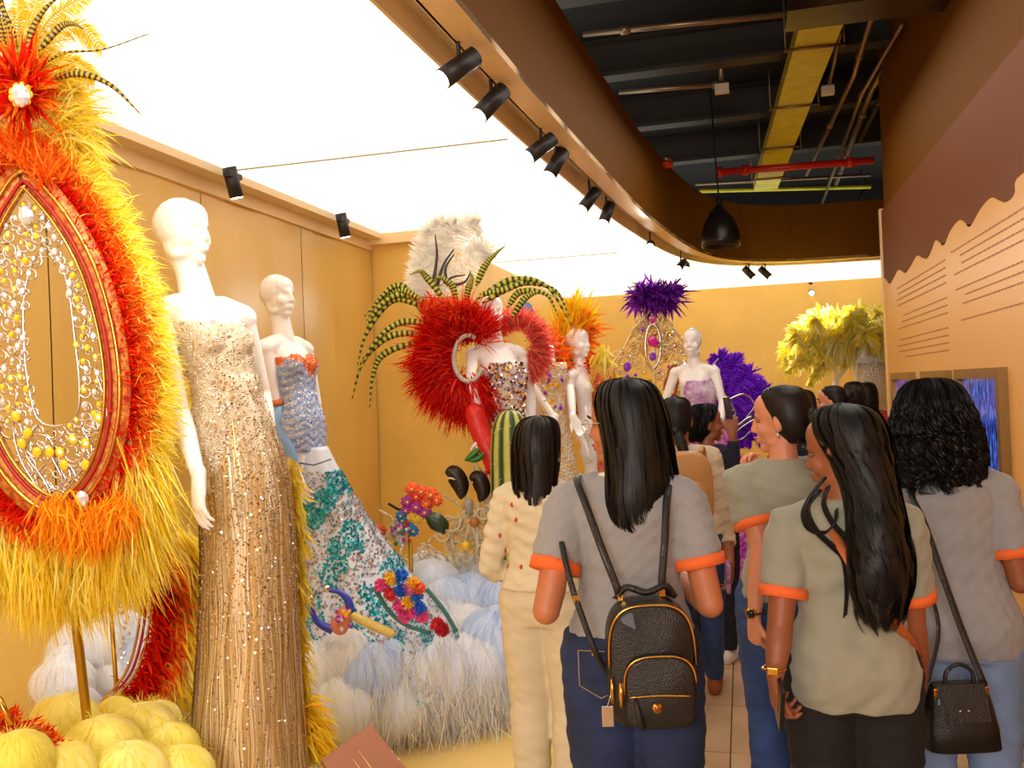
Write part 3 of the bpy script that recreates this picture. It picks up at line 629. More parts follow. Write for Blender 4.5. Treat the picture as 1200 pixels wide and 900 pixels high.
def make_hair(t, hc, h, headyaw):
    R = Rz(h.get('yaw', headyaw)); rg = np.array(h['rings'], float); m = h.get('mat', M_hair)
    tt = np.linspace(0, len(rg) - 1, 46); rr = np.array([np.interp(tt, range(len(rg)), rg[:, j]) for j in range(5)]).T
    if h.get('sm', 1):
        for _ in range(3): rr[1:-1] = (rr[:-2] + rr[1:-1] * 2 + rr[2:]) / 4
    a = np.linspace(0, 2 * PI, 36, endpoint=False)
    g = np.stack([rr[:, 1:2] + rr[:, 3:4] * np.cos(a), rr[:, 2:3] + rr[:, 4:5] * np.sin(a), rr[:, :1] * np.ones(36)], -1)
    mb = MB(); 
    last = int(len(g) * h.get('solid', .93)); gs = g[:last].copy(); cen = gs.mean(1, keepdims=True); gs = cen + (gs - cen) * .955
    mb.grid((gs @ R.T) + hc, True, True)
    N = h.get('n', 900); th = RNG.uniform(0, 2 * PI, N); nl = h.get('locks', 0)
    if nl: li = RNG.integers(0, nl, N); lth = RNG.uniform(0, 2 * PI, nl); th = lth[li] + RNG.normal(0, .025, N)
    K = h.get('seg', 22); end = RNG.uniform(h.get('end0', .86), 1.0, N)
    if nl: end = RNG.uniform(h.get('end0', .8), 1.0, nl)[li] - RNG.uniform(0, .03, N)
    off = RNG.uniform(.97, 1.05, N)
    T_ = np.linspace(0, 1, K)[None] * end[:, None] * (len(rr) - 1)
    st = (RNG.random(N) < .25) * RNG.uniform(.1, .5, N)
    if nl: st = ((RNG.random(nl) < .5) * RNG.uniform(.1, .55, nl))[li]; T_ = np.linspace(0, 1, K)[None] * end[:, None] * (len(rr) - 1); off = RNG.uniform(.96, 1.10, nl)[li]
    T_ = st[:, None] * (len(rr) - 1) + T_ * (1 - st[:, None])
    ip = lambda j: np.interp(T_, range(len(rr)), rr[:, j])
    amp = h.get('amp', .0); fr = h.get('freq', 30); fr = fr * RNG.uniform(.75, 1.3, nl)[li][:, None] if nl else fr; ph = RNG.uniform(0, 6.28, N)[:, None]; ph = (RNG.uniform(0, 6.28, nl)[li] + RNG.normal(0, .35, N))[:, None] if nl else ph; z = ip(0); ramp = np.clip((.10 - z) / .12, 0, 1)
    tilt = RNG.normal(0, h.get('stray', .05), N)[:, None] * np.linspace(0, 1, K)[None] ** 2
    ang = th[:, None] + tilt
    x = ip(1) + ip(3) * np.cos(ang) * off[:, None] + amp * ramp * np.sin(z * fr + ph); y = ip(2) + ip(4) * np.sin(ang) * off[:, None] + amp * ramp * np.cos(z * fr + ph)
    if h.get('curly'): z = z + .006 * np.cos(z * fr * 1.7 + ph) * ramp
    pth = np.stack([x, y, z], -1) @ R.T + hc
    nrm = np.stack([np.cos(ang), np.sin(ang), np.zeros_like(ang)], -1) @ R.T
    mb.ribbons(pth, h.get('w', .004) * RNG.uniform(.6, 1.3, N), side=nrm if not h.get('curly') else None)
    if h.get('extra'): h['extra'](mb, R, hc)
    return mb.build('hair', m, t, local=True)
HAIR = dict(
    bob=[(.128, 0, -.01, .008, .008), (.122, 0, -.012, .05, .055), (.10, 0, -.018, .078, .084), (.06, 0, -.024, .091, .093), (.01, 0, -.042, .096, .085), (-.05, 0, -.055, .10, .076), (-.11, 0, -.062, .102, .072), (-.17, 0, -.068, .114, .07), (-.23, 0, -.07, .118, .06), (-.28, .005, -.075, .105, .048), (-.31, .01, -.08, .07, .03)],
    straight=[(.125, 0, -.01, .008, .008), (.118, 0, -.012, .05, .055), (.095, 0, -.018, .076, .082), (.05, 0, -.03, .088, .088), (0, 0, -.048, .092, .078), (-.07, 0, -.058, .090, .066), (-.14, 0, -.065, .086, .055), (-.20, 0, -.075, .08, .045), (-.27, 0, -.085, .06, .03)],
    tied=[(.122, 0, -.012, .008, .008), (.114, 0, -.014, .05, .055), (.09, 0, -.02, .074, .082), (.045, 0, -.03, .082, .084), (0, 0, -.045, .080, .070), (-.05, 0, -.055, .066, .054), (-.085, 0, -.062, .04, .035)],
    afro=[(.145, 0, -.02, .01, .01), (.138, 0, -.02, .055, .06), (.11, 0, -.025, .088, .095), (.05, 0, -.035, .108, .11), (-.01, 0, -.045, .120, .108), (-.07, 0, -.052, .128, .10), (-.12, 0, -.055, .130, .09), (-.17, 0, -.055, .122, .078), (-.22, 0, -.05, .105, .06)],
    wavy=[(.130, 0, -.01, .008, .008), (.124, 0, -.012, .055, .06), (.10, 0, -.018, .083, .09), (.05, 0, -.034, .092, .090), (0, 0, -.056, .090, .074), (-.06, 0, -.072, .078, .060), (-.12, -.02, -.100, .072, .052), (-.19, -.05, -.125, .085, .055), (-.27, -.06, -.140, .10, .055), (-.34, -.06, -.14, .10, .05), (-.41, -.06, -.135, .085, .04), (-.47, -.06, -.13, .05, .02)])
def blob_rows(rows, d, ratio=1., n=28, col=None, face=None):
    """rows: (py, px_left, px_right) at depth d -> closed horizontal rings, world space"""
    a = np.linspace(0, 2 * PI, n, endpoint=False); g = []
    for r in rows:
        dd = r[3] if len(r) > 3 else d; c = P((r[1] + r[2]) / 2, r[0], dd); w = (r[2] - r[1]) / 2 * dd / FPX
        ww = w * (r[4] if len(r) > 4 else ratio)
        g.append(c + np.outer(np.cos(a), R0) * w + np.outer(np.sin(a), F0) * ww)
    return np.array(g)
def rootat(px, py, d, z=0.):
    p = P(px, py, d); return np.array([p[0], p[1], z])
# ---------------------------------------------------------------- clothes
M_grey = mat('grey knit polo', (150, 150, 152), .85, bump=.15, bscale=260, sheen=.2)
M_sage = mat('sage grey knit polo', (150, 150, 132), .85, bump=.15, bscale=260, sheen=.2)
M_orange = mat('orange rib cuff', (244, 112, 48), .8, bump=.2, bscale=300)
M_denim = mat('dark blue denim', (30, 46, 84), .85, bump=.25, bscale=320, var=.25, vscale=7)
M_denim2 = mat('mid blue denim', (44, 70, 124), .85, bump=.25, bscale=320, var=.25, vscale=7)
M_ldenim = mat('washed light denim', (126, 150, 188), .85, bump=.25, bscale=320, var=.2, vscale=6)
M_blackcl = mat('black trouser cloth', (22, 21, 22), .85, bump=.15, bscale=200)
M_cream = mat('cream jumpsuit cloth', (226, 212, 178), .8, bump=.1, bscale=200)
M_beige = mat('beige shirt cloth', (205, 190, 165), .8, bump=.1, bscale=200)
M_navy = mat('navy cloth', (24, 28, 52), .85, bump=.1, bscale=200)
M_leather = mat('black pebbled leather', (20, 19, 18), .35, bump=.3, bscale=240, coat=.1)
M_goldm = mat('gold metal', (222, 170, 80), .25, metal=1.)
M_silver = mat('silver metal', (220, 215, 210), .22, metal=1.)
# ---------------------------------------------------------------- P1 woman with backpack
r1 = rootat(738, 700, 2.5)
t1, i1 = person('person', 'woman with shoulder-length straight black hair and glasses wearing a black backpack', 'person', r1, 1.66, 8, 'tan',
    arms=dict(L=dict(el=('p', 640, 716, 2.42), wr=('p', 660, 650, 2.72), hd=(.35, 1, .5), pn=(1, -.2, .2), curl=.7), R=dict(el=('p', 832, 708, 2.42), wr=('p', 792, 672, 2.68), hd=(-.5, 1, .5), pn=(-1, 0, 0), curl=.7)),
    legs={}, headyaw=62, headpitch=-4, shirt=dict(mat=M_grey, cuff=M_orange, hem=.955, sl=.56, ease=.022, wrk=.0045, collar=mat('pale collar', (225, 222, 215), .8)), pants=dict(mat=M_denim, top=1.03, ease=.022, name='jeans', pockets=True),
    shoes=M_blackcl, hair=dict(rings=HAIR['bob'], yaw=45, n=3200, locks=170, w=.004, amp=.005, freq=22, stray=.06, end0=.84))
hc, RH = i1['hc'], i1['RH']; mb = MB()
for s in (-1, 1):
    a = np.linspace(0, 2 * PI, 18); mb.tube([hc + RH @ np.array([.034 * s + .022 * math.cos(x), .100, .002 + .017 * math.sin(x)]) for x in a], .0012, 5)
    mb.tube([hc + RH @ np.array(q) for q in ((.056 * s, .099, .006), (.078 * s, .06, .008), (.082 * s, -.005, .004))], .0014, 5)
mb.tube([hc + RH @ np.array(q) for q in ((-.012, .101, .004), (0, .105, .008), (.012, .101, .004))], .0012, 5); mb.build('glasses', M_silver, t1, local=True)
# backpack (world space, hung behind her)
bc = P(761, 773, 2.30); Bx = Rz(8 + 6) @ np.array([1., 0, 0]); By = Rz(8 + 6) @ np.array([0, 1., 0])
RB = np.stack([Bx, By, Z], 1)
bp = thing('backpack', 'small black leather backpack with gold zips and round emblem, worn by the woman with glasses', 'backpack', bc - [0, 0, .15])
def rbox(w, h, dpt, n=26, top=.5, bot=.25):
    """rounded front outline in x,z; returns (n,2)"""
    out = []
    for a in np.linspace(0, 2 * PI, n, endpoint=False):
        c, s = math.cos(a), math.sin(a); e = 2 / (3.2 if s > 0 else 5.0); out.append((w / 2 * math.copysign(abs(c) ** e, c), h / 2 * math.copysign(abs(s) ** e, s)))
    return np.array(out)
def puffbox(c, w, h, dep, R, scale_prof=((-.5, .90), (-.42, .98), (-.2, 1.), (.2, 1.), (.42, .98), (.5, .88))):
    o = rbox(w, h, dep, 48); g = []
    for y, s_ in scale_prof: g.append(np.array([R @ np.array([x * s_, y * dep, z * s_]) for x, z in o]) + c)
    return np.array(g)
MB().grid(puffbox(bc, .222, .315, .12, RB), True, True).build('bag_body', M_leather, bp)
MB().grid(puffbox(bc + RB @ np.array([.012, -.075, -.055]), .176, .18, .045, RB), True, True).build('front_pocket', M_leather, bp)
o_ = rbox(.216, .305, .1, 60); mb = MB(); mb.tube([bc + RB @ np.array([x, -.056, z]) for x, z in o_ if z > -.06], .0032, 6); mb.build('main_zip', M_goldm, bp)
o_ = rbox(.178, .18, .1, 60); mb = MB(); mb.tube([bc + RB @ np.array([x + .012, -.094, z - .055]) for x, z in o_ if z > .0], .0028, 6); mb.build('pocket_zip', M_goldm, bp)
MB().tube([bc + RB @ np.array([x, -.102, -.062 + .004 * math.cos(x * 20)]) for x in np.linspace(-.065, .085, 12)], .0028, 6).build('front_zip', M_goldm, bp)
MB().tube([bc + RB @ np.array(q) for q in ((-.052, -.104, -.064), (-.046, -.108, -.10), (-.036, -.107, -.135))], [.005, .0065, .0085], 8).build('zip_pull', M_leather, bp)
q = bc + RB @ np.array([.0, -.100, -.088]); MB().tube([q, q + RB @ np.array([0, -.006, 0])], .0125, 20).build('emblem', M_goldm, bp)
em = bpy.data.objects['emblem']; mb = MB(); q2 = q + RB @ np.array([0, -.0068, 0])
mb.tube([q2 + RB @ np.array([.006 * math.cos(x), 0, .006 * math.sin(x)]) for x in np.linspace(.6, 5.6, 14)], .0011, 5); mb.tube([q2 + RB @ np.array([-.004, 0, 0]), q2 + RB @ np.array([.005, 0, .003])], .0011, 5); mb.build('emblem_mark', mat('emblem dark', (120, 60, 30), .4), em)
for s, dz in ((-1, .02), (1, .02)):
    q = bc + RB @ np.array([(-.104 if s < 0 else -.086), -.066 if s < 0 else -.098, -.055]); MB().tube([q + [0, 0, .03], q, q - [0, 0, .03]], [.004, .006, .004], 8).build('zip_puller', M_goldm, bp)
q = bc + RB @ np.array([-.118, -.07, -.115]); MB().box(q, (.030, .006, .052), RB).build('luggage_tag', M_silver, bp, smooth=False, bevel=.002, label='silver luggage tag'); MB().tube([q + [0, 0, .026], q + RB @ np.array([.012, -.0, .06])], .0018, 5).build('tag_chain', M_silver, bp)
MB().tube(spline([bc + RB @ np.array(q) for q in ((-.075, .02, .155), (-.05, .01, .185), (0, 0, .172), (.05, .01, .185), (.075, .02, .155))], 20), .009, 8).build('top_handle', M_leather, bp)
def strap(name, pts, w, m, parent, th=.003, side=None, label=None):
    p = spline(pts, 30); return MB().tube(p, w / 2, 8, r2=th, side=(Bx if side is None else side)).build(name, m, parent, label=label)
strap('shoulder_strap', [bc + RB @ np.array([-.075, .05, .15]), P(724, 692, 2.31), P(706, 645, 2.33), P(686, 590, 2.38), P(676, 563, 2.44), P(680, 556, 2.53)], .020, M_leather, bp)
strap('shoulder_strap', [bc + RB @ np.array([.07, .05, .15]), P(776, 688, 2.32), P(779, 635, 2.33), P(781, 590, 2.38), P(784, 566, 2.44), P(786, 558, 2.52)], .020, M_leather, bp)
strap('lower_strap', [bc + RB @ np.array([-.105, .03, -.04]), P(698, 765, 2.30), P(682, 722, 2.31), P(671, 690, 2.32), P(662, 655, 2.36), P(657, 630, 2.42)], .016, M_leather, bp)
for (a, b) in ((727, 700), (776, 695), (697, 764), (675, 702)):
    MB().box(P(a, b, 2.315), (.016, .008, .02), RB).build('buckle', M_goldm, bp, smooth=False, bevel=.002)
# ---------------------------------------------------------------- P2 cream woman
t2, i2 = person('person', 'woman with long dark hair in a cream outfit with small red prints, beside the clouds', 'person', rootat(640, 700, 3.5), 1.53, -6, 'tan',
    arms=dict(L=dict(el=(-.23, -.03, 1.02), wr=(-.16, .14, .90), hd=(.3, 1, 0), pn=(1, 0, 0), curl=.5), R=dict(el=(.2, 0, 1.02), wr=(.16, .18, .95), hd=(-.2, 1, 0), pn=(-1, 0, 0), curl=.5)),
    headyaw=-8, shirt=dict(mat=M_cream, sleeve='half', hem=.94, ease=.03, name='jumpsuit_top', wrk=.005), pants=dict(mat=M_cream, ease=.03, name='cream_trousers'), shoes=M_cream,
    hair=dict(rings=HAIR['straight'], n=2200, locks=120, amp=.003, w=.004, stray=.05, mat=M_hairb), face=False, vox=.0075)
shp = [o for o in t2.children if o.name.startswith('jumpsuit_top')][0]
for (a, b) in ((600, 591), (586, 628), (595, 664), (611, 664), (592, 645), (640, 600), (628, 650), (605, 610)):
    # small red prints on the cloth: nearest cloth vertex to the sight line
    vs_ = np.array([tuple(v.co) for v in shp.data.vertices]) ; Wm = np.array(WM(t2)); wv = vs_ @ Wm[:3, :3].T + Wm[:3, 3]; q = wv - CAM; dep = q @ Fw; sx = 600 + FPX * (q @ Rc) / dep; sy = 450 - FPX * (q @ Uc) / dep
    e = (sx - a) ** 2 + (sy - b) ** 2 + (dep - dep.min()) * 40; j = e.argmin(); MB().ell(wv[j], (.007, .004, .010), Rz(14), 8, 6).build('red_print', mat('red print', (214, 60, 48), .7), t2)
# ---------------------------------------------------------------- P3 walking woman with tan backpack
r3 = rootat(814, 700, 4.7)
t3, i3 = person('person', 'walking woman with low ponytail, beige shirt, blue jeans and tan backpack', 'person', r3, 1.57, 4, 'brown',
    arms=dict(R=dict(el=('p', 850, 628, 4.66), wr=('p', 856, 664, 4.55), hd=(0, .15, -1), pn=(-1, .3, 0), curl=.5), L=dict(el=(-.2, -.02, 1.05), wr=(-.18, .1, .85))),
    legs=dict(L=dict(kn=(-.08, .10, .47), an=(-.06, -.17, .19), toe=(-.06, -.09, .07)), R=dict(kn=(.09, .06, .46), an=(.09, .12, .08), toe=(.1, .26, .03))),
    headyaw=-4, lean=(-.05, 0), shirt=dict(mat=M_beige, sleeve='half', hem=.90, ease=.02), pants=dict(mat=M_denim2, ease=.008, name='jeans'), shoes=mat('brown suede shoe', (150, 84, 44), .8),
    hair=dict(rings=HAIR['tied'], n=700, w=.004, end0=.95, extra=lambda mb, R, hc: (mb.tube([hc + R @ np.array(q) for q in ((.01, -.10, -.06), (.03, -.135, -.12), (.05, -.14, -.2), (.06, -.13, -.26))], [.022, .03, .024, .006], 10, round_ends=True), mb.ell(hc + R @ np.array([0, -.1, -.055]), .03))), vox=.008, face=False)
bk = P(803, 572, 4.38); RB3 = np.stack([R0, F0, Z], 1); t = thing('backpack', 'tan leather backpack on the woman in the beige shirt', 'backpack', bk - [0, 0, .18])
M_tanl = mat('tan leather', (190, 140, 84), .5, bump=.2, bscale=60, var=.1)
MB().grid(puffbox(bk, .26, .36, .11, RB3), True, True).build('bag_body', M_tanl, t); MB().grid(puffbox(bk + RB3 @ np.array([0, -.065, -.05]), .19, .18, .04, RB3), True, True).build('front_pocket', M_tanl, t)
for s in (-1, 1): MB().tube(spline([bk + RB3 @ np.array([.09 * s, .05, -.12]), bk + RB3 @ np.array([.13 * s, .12, .0]), bk + RB3 @ np.array([.11 * s, .06, .18]), bk + RB3 @ np.array([.08 * s, -.0, .17])], 16), .012, 8).build('shoulder_strap', M_tanl, t)
t = thing('phone', 'phone with a colourful case in the hand of the woman in the beige shirt', 'phone', P(853, 676, 4.5)); MB().box(P(853, 676, 4.48), (.02, .075, .15), Rz(10) @ Rx(15)).build('phone_case', mat('phone case', (70, 90, 190), .3, rgb2=(220, 150, 190), vscale=30), t, smooth=False, bevel=.004)
# ---------------------------------------------------------------- P4 navy woman raising a phone
r4 = rootat(836, 700, 5.35)
t4, i4 = person('person', 'dark-haired woman in navy raising her phone to the purple costume, white sneakers', 'person', r4, 1.51, -12, 'brown',
    arms=dict(R=dict(el=('p', 862, 575, 5.2), wr=('p', 858, 508, 5.15), hd=(0.02, .1, 1), pn=(-.3, 1, 0), curl=.45, flip=-1), L=dict(el=(-.2, .1, 1.08), wr=(-.05, .3, 1.2), hd=(.4, .6, .6), pn=(1, 0, 0), curl=.6)),
    headyaw=-58, lean=(0, 0), shirt=dict(mat=M_navy, sleeve='long', hem=.84, ease=.018, name='jacket'), pants=dict(mat=M_navy, ease=.012), shoes=mat('white sneaker', (232, 230, 224), .6),
    hair=dict(rings=[(.12, 0, -.01, .01, .01), (.112, 0, -.012, .055, .06), (.09, 0, -.02, .08, .086), (.045, 0, -.03, .09, .09), (0, 0, -.05, .09, .078), (-.05, 0, -.06, .08, .07), (-.09, 0, -.065, .06, .05), (-.12, 0, -.065, .03, .03)], n=700, w=.005, amp=.008, freq=120, curly=True), vox=.007)
t = thing('phone', 'phone held up by the woman in navy', 'phone', P(856, 485, 5.05)); MB().box(P(853, 478, 5.13), (.012, .068, .13), Rz(30) @ Ry(-8)).build('phone_case', mat('phone dark', (60, 50, 60), .25), t, smooth=False, bevel=.004)
# ---------------------------------------------------------------- P5 profile woman with watch
r5 = rootat(925, 700, 3.15)
t5, i5 = person('person', 'woman in profile with tied dark hair, sage polo shirt and wristwatch', 'person', r5, 1.62, 12, 'light',
    arms=dict(L=dict(el=('p', 892, 640, 3.08), wr=('p', 884, 722, 3.02), hd=(-.02, .05, -1), pn=(.9, .3, 0), curl=.75), R=dict(el=('p', 955, 600, 3.5), wr=('p', 893, 556, 3.45), hd=(-.4, -.1, .8), pn=(-.6, -.4, 0), curl=.8, flip=-1)),
    headyaw=62, headpitch=-6, shirt=dict(mat=M_sage, cuff=M_orange, hem=.9, sl=.6, ease=.018, wrk=.0045), pants=dict(mat=M_denim2, name='jeans'), shoes=M_blackcl,
    hair=dict(rings=HAIR['tied'], yaw=52, n=1000, w=.004, end0=.95, mat=M_hairb, extra=lambda mb, R, hc: mb.tube([hc + R @ np.array(q) for q in ((0, -.09, .03), (0, -.13, 0), (0, -.14, -.08), (0, -.12, -.16))], [.025, .04, .035, .01], 12, round_ends=True)), vox=.0052)
w5 = P(884, 716, 3.02); mb = MB(); a = np.linspace(0, 2 * PI, 24); mb.tube([w5 + [.031 * math.cos(x), .028 * math.sin(x), .004 * math.sin(x)] for x in a], .006, 8, r2=.003); mb.build('watch_band', mat('dark watch strap', (50, 36, 26), .4), t5)
MB().tube([w5 + np.array([-.01, -.026, 0]), w5 + np.array([-.013, -.038, 0])], .018, 20).build('watch_case', M_goldm, t5); MB().tube([w5 + np.array([-.0131, -.0382, 0]), w5 + np.array([-.0133, -.039, 0])], .014, 20).build('watch_dial', mat('dark dial', (40, 36, 34), .2), t5)
MB().tube([i5['hc'] + i5['RH'] @ np.array([-.086, -.006, -.045]), i5['hc'] + i5['RH'] @ np.array([-.088, -.006, -.06])], .005, 8).build('earring', M_silver, t5, local=True)
# ---------------------------------------------------------------- P6 long wavy hair
r6 = rootat(994, 700, 2.45)
t6, i6 = person('person', 'woman with very long wavy hair, sage polo and black trousers', 'person', r6, 1.555, 3, 'brown',
    arms=dict(L=dict(el=('p', 914, 735, 2.42), wr=('p', 908, 795, 2.36), hd=(.02, .3, -1), pn=(.95, .2, 0), curl=.7), R=dict(el=('p', 1070, 738, 2.46), wr=('p', 1078, 800, 2.52), hd=(0, .4, -1), pn=(-1, 0, 0), curl=.6)),
    headyaw=58, headpitch=-12, shirt=dict(mat=M_sage, cuff=M_orange, hem=.80, sl=.62, ease=.022, wrk=.005), pants=dict(mat=M_blackcl, top=.92, ease=.02), shoes=M_blackcl,
    hair=dict(rings=HAIR['wavy'], yaw=50, n=4200, locks=150, w=.004, amp=.011, freq=36, seg=44, stray=.07, end0=.78, solid=.86), vox=.0052)
for q in ([(966, 560), (950, 580), (941, 600), (947, 618), (965, 624), (978, 612), (980, 596)], [(960, 575), (946, 596), (955, 620), (975, 640), (988, 655), (992, 690), (990, 722)], [(970, 570), (965, 590), (975, 612), (990, 630), (1000, 655)]):
    s_ = spline([P(x, y, 2.33) for x, y in q], 30); mb = MB()
    for o_ in ((0, 0, 0), (.004, -.003, .003), (-.003, -.002, -.004)): mb.tube(s_ + np.array(o_), np.linspace(.0045, .0018, 30), 6)
    mb.build('loose_curl', M_hair, t6)
w6 = P(907, 783, 2.362); a = np.linspace(0, 2 * PI, 24)
MB().tube([w6 + [.028 * math.cos(x), .026 * math.sin(x), 0] for x in a], .005, 8, r2=.003).build('bracelet', M_goldm, t6); MB().box(w6 + np.array([-.004, -.029, 0]), (.03, .008, .02), Rz(-6)).build('watch_face', M_goldm, t6, smooth=False, bevel=.003)
t = thing('phone', 'black phone in the lowered left hand of the woman with long wavy hair', 'phone', P(912, 822, 2.34)); MB().box(P(914, 824, 2.34), (.012, .07, .13), Rz(8) @ Rx(25)).build('phone_case', mat('phone black', (18, 18, 20), .2), t, smooth=False, bevel=.003)
strap('bag_strap', [P(962, 596, 2.44), P(985, 640, 2.325), P(1010, 680, 2.30), P(1040, 720, 2.30), P(1066, 750, 2.36), P(1076, 770, 2.45)], .026, mat('orange brown strap', (180, 92, 42), .6), t6, .004, side=R0)
# ---------------------------------------------------------------- P7 curly hair, handbag
t7, i7 = person('person', 'woman with a wide head of black curls, grey polo and light jeans', 'person', rootat(1120, 700, 2.78), 1.60, -4, 'brown',
    arms=dict(R=dict(el=('p', 1196, 682, 2.70), wr=('p', 1186, 650, 2.95), hd=(-.4, 1, .3), pn=(-1, 0, 0), curl=.6), L=dict(el=(-.2, -.02, 1.06), wr=(-.18, .15, .9))),
    headyaw=8, lean=(-.042, 0), shirt=dict(mat=M_grey, cuff=M_orange, hem=.80, sl=.62, ease=.024, wrk=.0045), pants=dict(mat=M_ldenim, top=.93, ease=.02, name='jeans'), shoes=M_beige,
    hair=dict(rings=HAIR['afro'], n=4200, locks=230, w=.0042, amp=.011, freq=120, seg=64, curly=True, stray=.05, end0=.72, solid=.80), vox=.0065, face=False)
hb = P(1124, 838, 2.50); RB7 = np.stack([R0, F0, Z], 1)
t = thing('handbag', 'black leather handbag with top handle and long strap by the light jeans', 'handbag', hb - [0, 0, .09])
g = []
for z, w_, d_ in ((-.09, .088, .045), (-.085, .102, .055), (-.03, .098, .052), (.04, .085, .04), (.085, .075, .025), (.092, .07, .018)):
    a = np.linspace(0, 2 * PI, 32, endpoint=False); g.append(np.array([hb + RB7 @ np.array([w_ * math.copysign(abs(math.cos(x)) ** .5, math.cos(x)), d_ * math.copysign(abs(math.sin(x)) ** .5, math.sin(x)), z]) for x in a]))
MB().grid(np.array(g), True, True).build('bag_body', M_leather, t)
MB().grid(np.array([[hb + RB7 @ np.array([x, -.030 - (.09 - z) * .32, z]) for x in np.linspace(-.06, .06 , 8)] for z in np.linspace(.095, .0, 6)])).build('bag_flap', M_leather, t)
MB().tube(spline([hb + RB7 @ np.array(q) for q in ((-.04, -.01, .085), (-.035, -.01, .125), (0, -.01, .145), (.035, -.01, .125), (.04, -.01, .085))], 20), .006, 8).build('top_handle', M_leather, t)
for x in (-.012, .012): MB().ell(hb + RB7 @ np.array([x - .01, -.052, .03]), .0035, None, 8, 6).build('stud', M_silver, t)
for x in (-.075, .065): MB().box(hb + RB7 @ np.array([x, -.028, .075]), (.012, .008, .022), RB7).build('strap_ring', M_goldm, t, smooth=False, bevel=.002)
strap('long_strap', [hb + RB7 @ np.array([.065, -.02, .085]), P(1128, 740, 2.52), P(1103, 670, 2.54), P(1082, 610, 2.57), P(1069, 583, 2.64), P(1070, 572, 2.74)], .02, M_leather, t, .003, side=R0)
strap('back_strap', [hb + RB7 @ np.array([-.07, .03, .085]), P(1100, 740, 2.60), P(1090, 690, 2.61), P(1078, 640, 2.62)], .012, M_leather, t, .002, side=R0)
# ---------------------------------------------------------------- distant visitors
def far(label, px, py_top, d, H, heading, hy, style, shirtm, skin='tan', extra=None):
    r = rootat(px, 600, d); s = 0
    return person('person', label, 'person', r, H, heading, skin, headyaw=hy, shirt=dict(mat=shirtm, hem=.85), pants=dict(mat=M_denim), shoes=M_blackcl, hair=dict(rings=HAIR[style], n=500, w=.006, end0=.9, extra=extra, mat=M_hairb), vox=.009)
bun = lambda mb, R, hc: mb.ell(hc + R @ np.array([0, -.12, .05]), .042)
far('distant woman in profile with dark hair in a bun', 980, 461, 6.4, 1.58, 10, 70, 'tied', M_navy, 'light', bun)
far('distant visitor with tied hair beside the bun-haired woman', 1006, 458, 7.4, 1.60, 0, 20, 'tied', M_beige, 'tan', bun)
far('distant woman in a red top with long dark hair near the mural edge', 1022, 458, 8.3, 1.58, 5, 0, 'straight', mat('coral red top', (206, 66, 66), .8), 'tan')
far('distant visitor almost hidden behind the woman in profile', 946, 462, 6.0, 1.56, -10, 0, 'straight', M_navy, 'brown')
# ================================================================== costumes and mannequins
M_f = feather_mat('dyed feather')
M_fr = mat('bead string', (214, 190, 140), .35, metal=.3, attr=True)
M_attr = mat('coloured finish', (200, 200, 200), .45, attr=True)
M_seq = mat('sequin foil', (220, 220, 220), .18, metal=.85, attr=True)
M_gemy = mat('amber gem', (255, 200, 40), .08, coat=.5); M_gemc = mat('clear gem', (232, 236, 245), .08, metal=.5)
M_gempk = mat('magenta gem', (214, 40, 150), .1, coat=.5); M_gempu = mat('violet gem', (140, 50, 210), .12, coat=.5)
YEL = [(255, 244, 110), (255, 236, 80), (255, 250, 160), (250, 220, 60)]; ORG = [(252, 140, 40), (248, 116, 34), (255, 170, 60)]; RED = [(232, 42, 20), (214, 24, 14), (244, 66, 34)]
def feather_fan(mb, pts, nrm, N, L, w, cols, jit=.5, bend=(0, 0, -.3), seg=4, spread=.02, p=None, cjit=.15, frontk=None):
    """pts: curve points, nrm: outward directions at the points"""
    i = RNG.integers(0, len(pts), N); q = pts[i] + RNG.normal(size=(N, 3)) * spread; d = nrm[i] + RNG.normal(size=(N, 3)) * jit * .6
    if frontk is not None: d -= Fw * frontk * RNG.random((N, 1))
    LL = RNG.uniform(L[0], L[1], N); b = np.array(bend, float)[None] * RNG.uniform(.3, 1.5, (N, 1)) + RNG.normal(size=(N, 3)) * .12
    mb.blades(q, d, LL, w * RNG.uniform(.6, 1.5, N), b, seg, mixcol(N, cols, cjit, p)); return mb
def pheasant(parent, pts, w, c1=(196, 172, 60), c2=(52, 38, 20), n=72, name='pheasant_feather'):
    """flat barred tail feather along a path"""
    s = spline(pts, n); T_ = np.gradient(s, axis=0); T_ /= np.linalg.norm(T_, axis=1, keepdims=True); sd = np.cross(T_, Fw); sd /= np.linalg.norm(sd, axis=1, keepdims=True)
    pr = w * np.interp(np.linspace(0, 1, n), [0, .08, .3, 1], [.25, .8, 1, .12]) / 2; k = np.arange(n)
    zig = 1 + .25 * ((k % 3) == 0); g = np.stack([s - sd * (pr * zig)[:, None], s + Fw * -.004, s + sd * (pr * zig)[:, None], s + Fw * .002], 1)
    c = np.where(((k % 4) < 1.5)[:, None], L3(c2), L3(c1)); MB().grid(g, True, True, 0, c).build(name, mat('barred feather', (190, 170, 70), .6, attr=True), parent)
    return s
